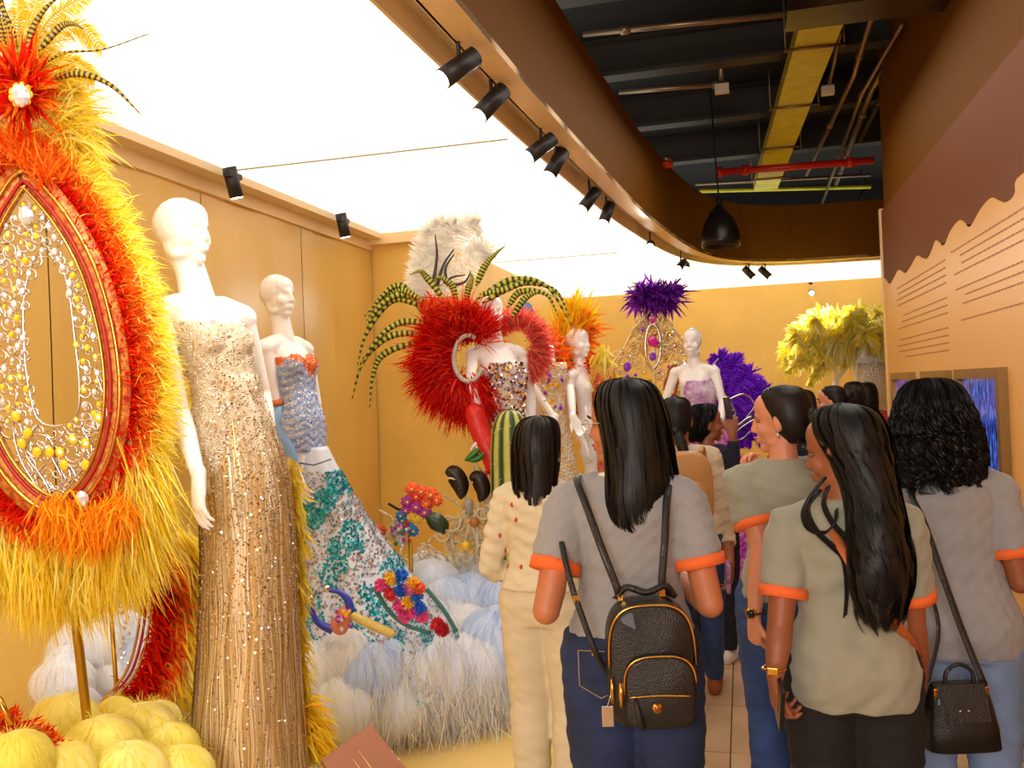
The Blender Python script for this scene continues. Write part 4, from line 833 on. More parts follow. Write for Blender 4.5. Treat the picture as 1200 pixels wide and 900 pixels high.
def plume(mb, pts, wid, cols, nb=70, droop=.5, bw=.006):
    s = spline(pts, 30); T_ = np.gradient(s, axis=0); T_ /= np.linalg.norm(T_, axis=1, keepdims=True)
    i = RNG.integers(0, 30, nb * 6); a = RNG.uniform(0, 2 * PI, len(i)); r = RNG.normal(size=(len(i), 3)); n = np.cross(T_[i], r); n /= np.linalg.norm(n, axis=1, keepdims=True)
    sidev = np.cross(T_[i], Fw); sidev /= np.linalg.norm(sidev, axis=1, keepdims=True); sg = RNG.choice([-1, 1], len(i))[:, None]
    d = n * .35 + sidev * sg + T_[i] * .7; L = wid * np.interp(i / 29, [0, .2, .8, 1], [.5, 1, .9, .5]) * RNG.uniform(.6, 1.1, len(i))
    mb.blades(s[i], d, L, bw, np.array([[0, 0, -droop]]) * RNG.uniform(.3, 1.2, (len(i), 1)), 4, mixcol(len(i), cols, .1)); mb.tube(s, np.linspace(.005, .002, 30), 6, col=np.repeat(L3(cols[0])[None], 30, 0))
def gem(parent, c, r, m, R=None, name='gem', cache={}):
    k = (m.name, R is None)
    if k not in cache: cache[k] = MB().ell((0, 0, 0), (1, .6, 1.25), None, 8, 6).mesh('gem', m, False)
    o = bpy.data.objects.new(name, cache[k]); COL.objects.link(o); o.parent = parent; o.location = WM(parent).inverted() @ Vector(c); o.scale = (r, r, r); o.rotation_euler = (0, RNG.uniform(-.6, .6), yaw)
    return o
def inpoly(p, poly):
    x, y = p; c = False; j = len(poly) - 1
    for i in range(len(poly)):
        if (poly[i][1] > y) != (poly[j][1] > y) and x < (poly[j][0] - poly[i][0]) * (y - poly[i][1]) / (poly[j][1] - poly[i][1]) + poly[i][0]: c = not c
        j = i
    return c
# ---------------------------------------------------------------- A: big feathered backpiece
DA = 2.62
def A(x, y, dd=0.): return P(x, y, DA + dd)
tA = thing('feather_backpiece', 'huge yellow, orange and red feather backpiece round a jewelled teardrop frame', 'costume', rootat(104, 850, DA, 0))
right = [(27, 203), (60, 232), (90, 275), (112, 320), (127, 370), (136, 420), (138, 470), (131, 520), (115, 560), (92, 588), (66, 598)]
ax = lambda y: 27 + (y - 200) * .098
left = [(2 * ax(y) - x, y) for x, y in right[1:-1]][::-1]
outl = spline(right + left, 200, True); cen = outl.mean(0); tg = np.gradient(outl, axis=0); nn = np.stack([tg[:, 1], -tg[:, 0]], 1); nn /= np.linalg.norm(nn, axis=1, keepdims=True)
if ((outl - cen) * nn).sum() < 0: nn = -nn
def offc(o, dd=0.): return np.array([A(x, y, dd) for x, y in outl + nn * o])
n3 = np.array([unit(Rc * a_ - Uc * b_) for a_, b_ in nn])
keep = outl[:, 0] > -190
up_ = np.clip((cen[1] - outl[:, 1]) / 200, 0, 1)
mb = MB(); feather_fan(mb, offc(36, .06), n3, 8500, (.04, .10), .0042, YEL, .6, (0, 0, -.3), 5, .014); feather_fan(mb, offc(40, .02), n3, 4500, (.04, .10), .004, YEL, .7, (0, 0, -.3), 5, .012, frontk=.5)
lo = outl[:, 1] > 540; lp = np.array([A(x, y, .06) for x, y in (outl + nn * 35)[lo]]); lp2 = np.array([A(x, y, .03) for x, y in [(-30, 600), (0, 608), (30, 616), (60, 620), (95, 614), (125, 602), (142, 585), (154, 560), (160, 525)]])
for pp, N in ((lp, 2600), (lp2, 5200)): feather_fan(mb, pp, np.tile(-Z + Rc * .14, (len(pp), 1)), N, (.12, .25), .0048, YEL, .32, (.05, 0, -.25), 5, .025)
lp3 = spline(np.array([A(x, y, .08) for x, y in [(135, 630), (148, 590), (155, 550), (158, 500), (157, 440), (155, 380), (143, 330), (126, 270), (106, 215), (86, 165), (72, 130)]]), 60)
feather_fan(mb, lp3, np.tile(Rc * 1. - Z * .4, (len(lp3), 1)), 4200, (.04, .095), .0045, YEL, .6, (0, 0, -.3), 5, .02)
mb.build('yellow_feathers', M_f, tA, kind='stuff', label='dense outer fringe of long yellow feathers')
mb = MB(); feather_fan(mb, offc(27, 0), n3, 6500, (.03, .065), .0045, ORG, .7, (0, 0, -.15), 4, .010, frontk=.5)
feather_fan(mb, np.array([A(x, y, -.06) for x, y in [(66, 590), (80, 600), (100, 605), (120, 600), (138, 590)]]), np.tile(-Z + Rc * .1, (5, 1)), 1500, (.05, .11), .005, [(252, 200, 50), (255, 165, 40)], .7, (0, 0, -.3), 4, .018)
feather_fan(mb, np.array([A(x, y, -.03) for x, y in [(20, 185), (0, 190), (40, 190), (58, 210)]]), np.tile(Z - Fw * .2, (4, 1)), 1500, (.04, .10), .005, ORG, .7, (0, 0, -.1), 4, .018)
mb.build('orange_feathers', M_f, tA, kind='stuff', label='ring of orange feather fluff')
mb = MB(); feather_fan(mb, offc(9, -.01), n3, 9000, (.025, .065), .0045, RED, .8, (0, 0, -.1), 4, .010, frontk=.6); mb.build('red_feathers', M_f, tA, kind='stuff', label='inner ring of red feather fluff')
for o_, r_, m_, nm in ((2, .0065, M_goldm, 'gold_braid'), (-9, .0055, mat('red braid', (170, 30, 20), .5), 'red_braid'), (-16, .005, M_goldm, 'gold_braid')):
    pts = offc(o_, -.045); MB().tube(np.vstack([pts, pts[:1]]), r_, 6).build(nm, m_, tA)
bI, bO = offc(-18, -.038), offc(14, -.038); gb = np.stack([bI, bO, bO + Fw * .012, bI + Fw * .012], 1); gb = np.concatenate([gb, gb[:1]], 0); MB().grid(gb, True).build('braid_band', mat('red gold brocade', (186, 70, 40), .5, metal=.2, rgb2=(220, 160, 70), vscale=60), tA)
hole = spline([(55, 292), (72, 312), (82, 350), (88, 400), (93, 450), (90, 485), (70, 499), (45, 492), (33, 450), (28, 400), (28, 350), (38, 308)], 60, True)
inner = outl + nn * -22; il = [tuple(q) for q in inner]; hl = [tuple(q) for q in hole]
MB().tube(np.array([A(x, y, -.03) for x, y in list(hole) + [hole[0]]]), .004, 6).build('inner_rim', M_silver, tA)
rr_ = random.Random(5); pts = []
while len(pts) < 150:
    p_ = (rr_.uniform(-60, 130), rr_.uniform(212, 590))
    if p_[0] < -35 or not inpoly(p_, il) or inpoly(p_, hl): continue
    if p_[1] > 500 and rr_.random() < .55: continue
    if any((p_[0] - q[0]) ** 2 + (p_[1] - q[1]) ** 2 < 90 for q in pts): continue
    pts.append(p_)
mb = MB()
def scroll(mb, x, y, s, a0, turns=1.6, r=.0032, dd=-.03, fn=None, hand=1, n=20):
    fn = fn or A; th = np.linspace(0, turns * 2 * PI, n); rad = s * (1 - .8 * th / th[-1]); q = [fn(x + hand * r_ * math.cos(a0 + t_), y + r_ * math.sin(a0 + t_), dd) for r_, t_ in zip(rad, th)]
    mb.tube(q, np.linspace(r, r * .7, n), 5)
for i, p_ in enumerate(pts):
    if p_[1] < 500: gem(tA, A(p_[0], p_[1], -.04), rr_.uniform(.005, .0095), M_gemy if rr_.random() < .42 else M_gemc)
    scroll(mb, p_[0] + 3, p_[1] + 3, rr_.uniform(6, 10), rr_.uniform(0, 6), 1.3, hand=rr_.choice((-1, 1)), n=14)
for (x, y, s, a0, h) in [(66, 560, 26, 1.5, 1), (66, 560, 26, 1.5, -1), (100, 555, 16, 0, 1), (30, 545, 16, 0, -1), (115, 520, 16, 2, 1), (12, 505, 15, 2, -1), (85, 530, 18, 3, 1), (45, 525, 18, 3, -1), (105, 500, 12, 1, -1), (68, 585, 12, 4, 1), (-5, 530, 14, 1, 1)]: scroll(mb, x, y, s, a0, 1.7, .004, hand=h, n=30)
for q in ([(66, 590), (72, 560), (60, 530), (75, 505)], [(40, 500), (30, 530), (50, 560), (66, 592)], [(95, 500), (108, 530), (88, 560), (66, 592)], [(20, 460), (15, 500), (25, 540), (50, 580)], [(110, 430), (125, 480), (118, 530), (90, 575)]):
    mb.tube([A(x, y, -.035) for x, y in spline(q, 16)], .0038, 5)
mb.build('filigree', M_silver, tA, kind='stuff', label='fine silver scrollwork inside the frame')
for (x, y) in ((100, 520), (115, 490), (75, 545), (43, 530), (25, 520), (32, 508), (58, 530), (85, 515), (100, 545), (18, 488), (70, 530)): gem(tA, A(x, y, -.045), .013, M_gemy)
for (x, y, r_) in ((30, 252, .022), (96, 585, .02)): gem(tA, A(x, y, -.06), r_, M_gemc)
MB().tube([A(80, 645, .06), A(88, 720, .06), A(103, 852, .06), A(104, 880, .06)], .014, 12).build('stand_pole', mat('brass pole', (190, 150, 40), .35, metal=.8), tA)
q = rootat(104, 850, DA + .06, 0); MB().tube([q + [0, 0, .0], q + [0, 0, .02]], .16, 28).build('stand_base', mat('brass base', (150, 118, 40), .4, metal=.7), tA)
MB().tube([A(103, 850, .06), q + [0, 0, .02]], .014, 12).build('stand_pole', MATS['brass pole'], tA)
# crown rosette with brooch and pheasant feathers
mb = MB(); cR = np.array([A(24, 118, -.05)] * 2); a = RNG.uniform(0, 2 * PI, 900); d = Rc[None] * np.cos(a)[:, None] + Uc[None] * np.sin(a)[:, None] - Fw * RNG.uniform(.1, .9, (900, 1))
dd_ = RNG.uniform(.05, .13, 900); mb.blades(cR[:1] + RNG.normal(size=(900, 3)) * .008 + Uc * .03, d, dd_, .014, RNG.normal(size=(900, 3)) * .3, 4, mixcol(900, RED + ORG[:2])); mb.build('crown_rosette', M_f, tA, kind='stuff', label='red and orange feather rosette')
gem(tA, A(24, 112, -.16), .026, M_gemc, name='brooch'); 
for i in range(9): a_ = i * 2 * PI / 9; gem(tA, A(24 + 11 * math.cos(a_), 111 + 11 * math.sin(a_), -.15), .009, M_gemy)
for q in ([(30, 70), (38, 35), (55, 8), (78, -10)], [(15, 72), (8, 40), (4, 10), (-5, -30)], [(18, 70), (14, 40), (0, 5), (-20, -20)], [(10, 68), (2, 45), (-2, 15), (-8, -15)], [(48, 78), (75, 62), (120, 58), (174, 40)], [(60, 92), (92, 86), (130, 100), (165, 134)], [(45, 60), (70, 32), (85, 28), (98, 34)], [(5, 60), (-5, 50), (-20, 40), (-40, 38)]):
    w_ = .022 if q[-1][0] != 174 else .008
    pheasant(tA, [A(x, y, -.04 - .0 * i) for i, (x, y) in enumerate(q)], w_)
mb = MB()
for q in ([(30, 72), (36, 30), (48, -10)], [(24, 74), (22, 20), (20, -20)], [(36, 74), (60, 40), (92, 30), (118, 55)], [(30, 70), (60, 20), (100, -5)], [(40, 80), (80, 70), (110, 90)], [(40, 100), (80, 100), (100, 130)]): plume(mb, [A(x, y, .03) for x, y in q], .05, YEL, 90, .5, .0035)
feather_fan(mb, np.array([A(x, y, .03) for x, y in ((30, 80), (50, 100), (20, 80), (62, 120), (75, 150))]), np.tile(Z * .5 + Rc * .6, (5, 1)), 1500, (.06, .15), .0045, YEL, .8, (0, 0, -.4), 5, .03)
mb.build('crown_plumes', M_f, tA, kind='stuff', label='sprays of yellow plumes above the rosette')
# ---------------------------------------------------------------- B: smaller second frame behind, and red one at the lower corner
DB = 3.25
def Bf(x, y, dd=0.): return P(x, y, DB + dd)
tB = thing('feather_crescent', 'smaller red and orange feather crescent with gold braid beneath the big backpiece', 'costume', rootat(150, 830, DB, 0))
arc = spline([(178, 650), (184, 690), (182, 740), (168, 790), (140, 825)], 40); ap = np.array([Bf(x, y) for x, y in arc])
mb = MB(); feather_fan(mb, ap, np.tile(Rc - Z * .3, (40, 1)), 1600, (.05, .10), .009, RED, .8, (0, 0, -.2), 4, .012, frontk=.7); mb.build('red_feathers', M_f, tB, kind='stuff')
mb = MB(); feather_fan(mb, np.array([Bf(x + 20, y + 6, .02) for x, y in arc]), np.tile(Rc - Z * .5, (40, 1)), 1400, (.05, .09), .009, ORG, .7, (0, 0, -.3), 4, .012, frontk=.4); mb.build('orange_feathers', M_f, tB, kind='stuff')
mb = MB(); feather_fan(mb, np.array([Bf(x + 34, y - 20, .06) for x, y in arc]), np.tile(Rc * .6 - Z, (40, 1)), 1500, (.09, .2), .009, YEL, .5, (0, 0, -.3), 5, .02); mb.build('yellow_feathers', M_f, tB, kind='stuff')
for o_, m_, nm in ((-8, M_goldm, 'gold_braid'), (-14, MATS['red braid'], 'red_braid'), (-20, M_goldm, 'gold_braid')): MB().tube([Bf(x + o_, y - 3, -.03) for x, y in arc], .005, 6).build(nm, m_, tB)
MB().tube([Bf(128, 690, 0), Bf(136, 800, 0), Bf(140, 870, 0)], .008, 8).build('stand_pole', MATS['brass pole'], tB)
q = rootat(142, 860, DB, 0); MB().tube([q, q + [0, 0, .5]], .009, 8).build('stand_foot', MATS['brass pole'], tB)
for i in range(14): gem(tB, Bf(148 + RNG.uniform(-10, 6), 700 + i * 6, -.02), .007, M_gemc)
tB2 = thing('feather_crescent', 'corner of another red feather frame low at the left edge', 'costume', rootat(10, 880, 2.4, 0))
arc = spline([(-60, 840), (0, 850), (40, 870), (62, 890), (60, 930)], 30); ap = np.array([P(x, y, 2.4) for x, y in arc])
mb = MB(); feather_fan(mb, ap, np.tile(Z * .6 + Rc * .5, (30, 1)), 900, (.03, .06), .008, RED + ORG[:1], .8, (0, 0, -.1), 4, .01); mb.build('red_feathers', M_f, tB2, kind='stuff')
MB().tube([P(x - 6, y + 8, 2.36) for x, y in arc], .006, 6).build('gold_braid', M_goldm, tB2); MB().tube([P(-30, 800, 2.4), P(0, 820, 2.38), P(14, 850, 2.36)], .008, 6).build('gold_rod', M_goldm, tB2)
q = rootat(0, 880, 2.42, 0); MB().tube([q, q + [0, 0, .72]], .01, 8).build('stand_foot', MATS['brass pole'], tB2)
# ---------------------------------------------------------------- cloud banks of fibre puffs
def puffmat(name, c1, c2):
    m = mat(name, c1, .8, bump=.35, bscale=14, rgb2=c2, vscale=3, aniso=(1, 1, .35), sheen=.3); return m
M_pw = puffmat('white fibre', (240, 238, 232), (214, 224, 244)); M_pb = puffmat('pale blue fibre', (176, 200, 238), (214, 226, 246)); M_py = puffmat('yellow fibre', (246, 232, 96), (250, 240, 150)); M_pg = puffmat('lime yellow fibre', (232, 236, 120), (240, 228, 90))
M_fib = feather_mat('fibre strands', .35)
def puff(parent, c, r, m, fringe, seed, cols, sq=.9):
    r_ = np.random.default_rng(seed); th = np.linspace(.02, PI - .02, 16); a = np.linspace(0, 2 * PI, 26, endpoint=False)
    g = np.stack([np.sin(th)[:, None] * np.cos(a), np.sin(th)[:, None] * np.sin(a), np.cos(th)[:, None] * np.ones(26)], -1)
    ph = r_.uniform(0, 6.28, 3); lump = 1 + np.sin(th)[:, None] * (.06 * np.sin(3 * a[None] + ph[0] + 2 * th[:, None]) + .02 * np.sin(6 * a[None] + ph[1] + th[:, None])); g = g * lump[..., None] * np.array([r, r * .95, r * sq])
    mb = MB(); mb.grid(g[::-1] + c, True, True, 0, np.repeat(L3(cols[0])[None], 16, 0))
    if fringe:
        fringe *= 5; i = r_.integers(0, 26, fringe); k = r_.integers(1, 14, fringe); p = g[k, i]; n = p / np.linalg.norm(p, axis=1, keepdims=True); d = np.cross(np.cross(n, Z), n) * -1 + n * .12 + r_.normal(size=(fringe, 3)) * .15
        mb.blades(p * .995 + c, d, r * r_.uniform(.3, .65, fringe), r * .014, n * .0 + np.array([0, 0, -.25]) , 3, mixcol(fringe, cols, .06), side=n, mi=1)
    o = mb.build('puff', [m, M_fib], parent)
tC = thing('cloud_bank', 'bank of white and pale blue fibre clouds round the mannequin platform', 'cloud', rootat(480, 800, 4.5, 0))
BW = [(240, 236, 226), (226, 230, 244), (244, 238, 220)]
PUF = [(375, 800, 4.2, 55, 1), (410, 775, 4.25, 48, 2), (440, 745, 4.45, 42, 1), (448, 768, 4.28, 32, 3), (395, 830, 4.1, 48, 1), (455, 820, 4.25, 50, 1), (430, 790, 4.2, 45, 3), (480, 760, 4.45, 50, 1), (492, 730, 4.7, 42, 1), (500, 790, 4.35, 52, 1), (520, 812, 4.4, 44, 1), (550, 790, 4.5, 55, 1), (585, 760, 4.6, 55, 3), (575, 800, 4.5, 42, 3), (600, 800, 4.55, 36, 1), (545, 750, 4.7, 45, 1), (505, 690, 5.1, 38, 1), (520, 705, 5.0, 34, 3), (555, 705, 5.1, 38, 3), (575, 690, 5.3, 36, 1), (590, 705, 5.0, 34, 3), (605, 730, 4.8, 34, 3), (470, 700, 5.1, 34, 1), (350, 760, 4.5, 45, 1), (370, 730, 4.7, 36, 1), (530, 735, 4.85, 34, 1), (612, 770, 4.75, 40, 3), (350, 850, 4.0, 45, 1), (480, 845, 4.25, 22, 1), (540, 680, 5.4, 34, 1), (610, 690, 5.3, 34, 1), (500, 668, 5.5, 25, 1)]
for i, (x, y, d, r, c) in enumerate(PUF):
    puff(tC, P(x, y, d), r * d / FPX, (M_pw, M_pw, M_pw, M_pb)[c], 260, i, BW if c != 3 else [(186, 206, 240), (210, 222, 244)])
mb = MB(); fr = np.array([P(x, y, d) for x, y, d in [(345, 850, 4.05), (380, 850, 4.1), (420, 840, 4.15), (460, 838, 4.2), (500, 838, 4.25), (540, 835, 4.3), (580, 820, 4.4), (605, 805, 4.45), (440, 790, 4.15), (500, 790, 4.2), (560, 800, 4.3)]])
feather_fan(mb, fr, np.tile(-Z * 1. - F0 * .1, (len(fr), 1)), 7000, (.06, .16), .0035, BW, .5, (0, 0, -.1), 4, .08, cjit=.05); mb.build('fibre_fringe', feather_mat('fibre fringe', .4), tC, kind='stuff', label='loose hanging white fibre fringe')
tC2 = thing('cloud_bank', 'small bank of white and blue fibre clouds behind the brass pole', 'cloud', rootat(150, 800, 3.7, 0))
for i, (x, y, d, r, c) in enumerate([(100, 760, 3.5, 42, 1), (76, 800, 3.3, 36, 1), (110, 800, 3.5, 46, 1), (180, 790, 3.6, 50, 3), (215, 815, 3.4, 36, 3), (135, 750, 3.7, 40, 3), (205, 740, 3.9, 40, 3), (78, 775, 3.4, 25, 1), (235, 700, 4.3, 30, 1), (80, 840, 3.2, 40, 3), (150, 840, 3.5, 50, 1), (220, 860, 3.4, 40, 1)]): puff(tC2, P(x, y, d), r * d / FPX, (M_pw, M_pw, M_pw, M_pb)[c], 180, 50 + i, BW)
tC3 = thing('cloud_bank', 'bank of yellow fibre clouds at the foot of the gold gown', 'cloud', rootat(110, 890, 2.7, 0))
YW = [(248, 234, 90), (250, 240, 130)]
for i, (x, y, d, r, c) in enumerate([(75, 850, 2.8, 40, 0), (120, 880, 2.65, 45, 0), (165, 862, 2.85, 42, 0), (200, 880, 2.8, 36, 0), (20, 895, 2.3, 42, 1), (70, 905, 2.4, 40, 0), (150, 910, 2.5, 45, 0), (210, 910, 2.6, 40, 0), (135, 840, 3.0, 26, 0), (-30, 880, 2.5, 40, 1), (40, 940, 2.4, 45, 1), (110, 945, 2.5, 50, 0), (190, 950, 2.6, 50, 0), (185, 845, 3.05, 26, 0), (100, 870, 2.75, 30, 1), (-20, 960, 2.4, 50, 1), (60, 1010, 2.5, 60, 1), (150, 1010, 2.6, 60, 0), (230, 980, 2.8, 45, 0)]): puff(tC3, P(x, y, d), r * d / FPX, M_pg if c else M_py, 200, 90 + i, YW)
# platforms the mannequins stand on, hidden in the clouds
PLZ = .42
def drum(px, d, r, label):
    p = rootat(px, 800, d, 0); t = thing('platform', label, 'platform', p); MB().tube([p + [0, 0, .013], p + [0, 0, PLZ - .02]], r, 32).build('drum', mat('white platform', (230, 226, 218), .6), t); MB().tube([p + [0, 0, PLZ - .02], p + [0, 0, PLZ]], r + .02, 32).build('platform_top', MATS['white platform'], t)
# ---------------------------------------------------------------- gold fringe gown on mannequin 1
def mann(label, px, d, z, H, heading, arms, hy=0, hp=0, neck=.03, lean=(0, 0), vox=.0058, slim=.86, shirt=None): return person('mannequin', label, 'mannequin', rootat(px, 700, d, z), H, heading, 'white', arms=arms, headyaw=hy, headpitch=hp, neck=neck, lean=lean, vox=vox, face=False, slim=slim, deep=.84, legs=dict(L=dict(kn=(-.045, .01, .46), an=(-.04, 0, .08), toe=(-.04, .02, .0)), R=dict(kn=(.045, .01, .46), an=(.04, 0, .08), toe=(.04, .02, .0))), shirt=shirt)
def leanimg(h, amt): v = Rz(-h) @ (-R0 * amt); return (v[0], v[1])
def gown_surface(mb, rows, d, ratio, nrow=70, col=None, n=40):
    rows = np.array([list(r) + [d] * (4 - len(r)) for r in rows], float); ty = np.linspace(rows[0, 0], rows[-1, 0], nrow)
    rr = [(y, np.interp(y, rows[:, 0], rows[:, 1]), np.interp(y, rows[:, 0], rows[:, 2]), np.interp(y, rows[:, 0], rows[:, 3])) for y in ty]
    return blob_rows(rr, d, ratio, n), np.array(rr)
D1 = 2.95; h1 = -112
m1, j1 = mann('tall white mannequin in a champagne beaded fringe gown', 283, D1, .575, 1.70, h1,
    dict(R=dict(el=('p', 210, 480, 2.84), wr=('p', 233, 560, 2.70), hd=(.1, .05, -1), pn=(-1, .2, 0), curl=.25), L=dict(el=(-.2, -.08, 1.05), wr=(-.14, .0, .85))), hy=14, neck=.055, lean=leanimg(h1, .12), slim=.84, shirt=dict(mat=mat('champagne sequin cloth', (222, 200, 168), .35, metal=.25, bump=.5, bscale=220, voro=True, rgb2=(236, 222, 198), vscale=30), sleeve=None, hem=.80, top=1.28, ease=.008, bust=.008, name='bodice', wrk=.0, label='champagne sequin bodice'))
rows = [(440, 226, 300), (470, 228, 308), (500, 230, 318), (530, 231, 329), (560, 232, 337), (600, 236, 341), (650, 238, 344), (700, 237, 346), (760, 234, 349), (820, 230, 352), (880, 225, 356), (960, 220, 362), (1040, 216, 366)]
g, rr = gown_surface(None, rows, D1, .82)
o = MB().grid(g[::-1], True, True).build('gown', mat('champagne sequin cloth', (206, 176, 132), .35, metal=.35, bump=.5, bscale=220, voro=True, rgb2=(226, 206, 172), vscale=30), m1, label='champagne beaded sheath gown')
a = RNG.uniform(0, 2 * PI, 1500); K = 26; paths = []
def gp(g, t, an): 
    i = np.clip(t, 0, len(g) - 1.001); i0 = i.astype(int); f = (i - i0)[..., None]; n = g.shape[1]; aa = (an / (2 * PI) * n) % n; a0 = aa.astype(int); b0 = (a0 + 1) % n; fa = (aa - a0)[..., None]
    p0 = g[i0, a0] * (1 - fa) + g[i0, b0] * fa; p1 = g[i0 + 1, a0] * (1 - fa) + g[i0 + 1, b0] * fa; return p0 * (1 - f) + p1 * f
t0 = RNG.uniform(6, 60, 1500); t1_ = np.minimum(t0 + RNG.uniform(12, 30, 1500), 69); tt = t0[:, None] + (t1_ - t0)[:, None] * np.linspace(0, 1, K)[None]; an = a[:, None] + .03 * np.sin(tt * .4 + a[:, None] * 9)
pth = gp(g, tt, an); cc = gp(g.mean(1, keepdims=True).repeat(g.shape[1], 1), tt, an); pth = cc + (pth - cc) * (1.02 + .03 * RNG.random((1500, 1, 1)))
mb = MB(); mb.ribbons(pth, .0045, mixcol(1500, [(226, 196, 140), (214, 176, 104), (240, 224, 192), (196, 156, 90)], .15), side=(pth - cc) / np.linalg.norm(pth - cc, axis=2, keepdims=True)); mb.build('bead_fringe', M_fr, m1, kind='stuff', label='long hanging strings of gold and champagne beads')
nb = 9000; tt = RNG.uniform(0, 69, nb) ** 1.0; tt = np.where(RNG.random(nb) < .5, tt * .5, tt); an = RNG.uniform(0, 2 * PI, nb); p = gp(g, tt, an); c_ = gp(g.mean(1, keepdims=True).repeat(g.shape[1], 1), tt, an); n_ = p - c_; n_ /= np.linalg.norm(n_, axis=1, keepdims=True)
mb = MB(); bo = [o_ for o_ in m1.children if o_.name.startswith('bodice')][0]; bp_, bn_ = surf_samples(bo, 4500); Mw = np.array(WM(m1)); sequins(mb, bp_ @ Mw[:3, :3].T + Mw[:3, 3] + 0, bn_ @ Mw[:3, :3].T, .003, mixcol(4500, [(240, 234, 222), (220, 200, 166), (250, 246, 240)], .1)); sequins(mb, p + n_ * .004, n_, .0035, mixcol(nb, [(236, 228, 214), (214, 190, 150), (250, 246, 240), (190, 150, 90)], .1)); mb.build('sequins', M_seq, m1, kind='stuff', label='silver and champagne sequins')
mb = MB(); tr = np.array([P(x, y, D1 + .10) for x, y in [(338, 540), (342, 600), (345, 660), (346, 720), (350, 780), (356, 840), (362, 900), (368, 960)]]); tr = spline(tr, 60)
feather_fan(mb, tr, np.tile(-Z * .9 + Rc * .22, (60, 1)), 1500, (.04, .09), .007, [(236, 214, 60), (226, 196, 50), (214, 186, 90)], .5, (0, 0, -.2), 4, .012); feather_fan(mb, tr[40:], np.tile(-Z * .5 + Rc * .8, (20, 1)), 900, (.05, .12), .008, [(244, 222, 60), (246, 190, 40)], .6, (0, 0, -.4), 4, .02)
tr2 = np.array([P(x, y, D1 + .14) for x, y in [(215, 455), (222, 490), (230, 530), (236, 570)]]); feather_fan(mb, tr2, np.tile(-Z * .6 - Rc * .1, (4, 1)), 300, (.04, .09), .008, YEL, .6, (0, 0, -.3), 4, .015)
mb.build('feather_trim', M_f, m1, kind='stuff', label='yellow feather trim down the back of the gown')
drum(285, D1 + .02, .26, 'round white platform under the gold gown mannequin')
# ---------------------------------------------------------------- blue mermaid gown on mannequin 2
D2 = 4.6; h2 = -100
def bodcol(v):
    z = v[:, 2] / (1.70 / 1.62); front = np.clip(v[:, 1] * 8, 0, 1) * np.exp(-(v[:, 0] / .04) ** 2); edge = 1.225 - .14 * front + .012 * np.sin(v[:, 0] * 70) + .01 * np.sin(v[:, 1] * 90)
    w = np.clip((z - edge) / .015, 0, 1)[:, None]; st = (np.sin(v[:, 2] * 160 + 2 * np.sin(v[:, 0] * 60)) > 0)[:, None]; return L3((232, 124, 66)) * w + (1 - w) * np.where(st, L3((158, 182, 226)), L3((206, 212, 232)))
m2, j2 = mann('white mannequin in a blue strapless mermaid gown covered in turquoise sequins', 363, D2, .55, 1.70, h2,
    dict(R=dict(el=('p', 326, 500, 4.52), wr=('p', 347, 556, 4.40), hd=(.25, .5, -.85), pn=(-.9, .2, 0), curl=.3), L=dict(el=(-.2, -.05, 1.05), wr=(-.12, .0, .85))), hy=-4, neck=.05, lean=leanimg(h2, .09), shirt=dict(mat=mat('sequin bodice', (200, 200, 220), .4, metal=.2, attr=True), sleeve=None, hem=.80, top=1.255, ease=.008, bust=.012, name='bodice', wrk=0, colfn=bodcol, label='blue sequin bodice with orange beaded top'))
bo = [o_ for o_ in m2.children if o_.name.startswith('bodice')][0]; bp_, bn_ = surf_samples(bo, 5200); Mw = np.array(WM(m2)); bc_ = bodcol(bp_)
mb = MB(); sequins(mb, bp_ @ Mw[:3, :3].T + Mw[:3, 3], bn_ @ Mw[:3, :3].T, .0042, bc_ * RNG.uniform(.6, 1.5, (5200, 1))); mb.build('bodice_sequins', mat('bodice foil', (200, 200, 220), .3, metal=.4, attr=True), m2, kind='stuff')
skirt = [(524, 344, 384, 4.6), (541, 341, 392, 4.6), (560, 340, 402, 4.6), (580, 342, 413, 4.6), (610, 343, 431, 4.6), (640, 342, 452, 4.58), (670, 340, 474, 4.56), (700, 338, 497, 4.53), (730, 336, 520, 4.5), (760, 334, 540, 4.48), (800, 330, 556, 4.46)]
g, rr = gown_surface(None, skirt, D2, .8, 80, n=72); ang = np.linspace(0, 2 * PI, 72, endpoint=False); cen_ = g.mean(1, keepdims=True); fl = 1 + (.02 + .05 * np.linspace(0, 1, 80)[:, None]) * np.sin(9 * ang[None] + .02 * rr[:, :1]); g = cen_ + (g - cen_) * fl[..., None]
MB().grid(g, True, True).build('skirt', mat('ice blue satin', (206, 216, 236), .4, sheen=.2, rgb2=(226, 230, 240), vscale=6), m2, label='pale ice blue flaring skirt')
nb = 22000; tt = 79 * RNG.random(nb) ** .8; an = RNG.uniform(0, 2 * PI, nb); p = gp(g, tt, an); nz = np.sin(p[:, 0] * 23 + 3 * np.sin(p[:, 2] * 9)) + np.sin(p[:, 2] * 17 + 2 * np.sin(p[:, 0] * 19 + p[:, 1] * 7)) + .6 * np.sin(p[:, 0] * 51 + p[:, 2] * 43)
turq = nz > -.05; keep_ = (tt > 8) & (turq | (RNG.random(nb) < .45)); col = np.where(turq[:, None], mixcol(nb, [(40, 196, 204), (20, 170, 190), (90, 216, 220), (30, 140, 170)], .15), mixcol(nb, [(230, 236, 240), (150, 210, 220), (196, 150, 120), (214, 190, 200), (120, 150, 170)], .12))
ctr = gp(g.mean(1, keepdims=True).repeat(72, 1), tt, an); n_ = p - ctr; n_ /= np.linalg.norm(n_, axis=1, keepdims=True)
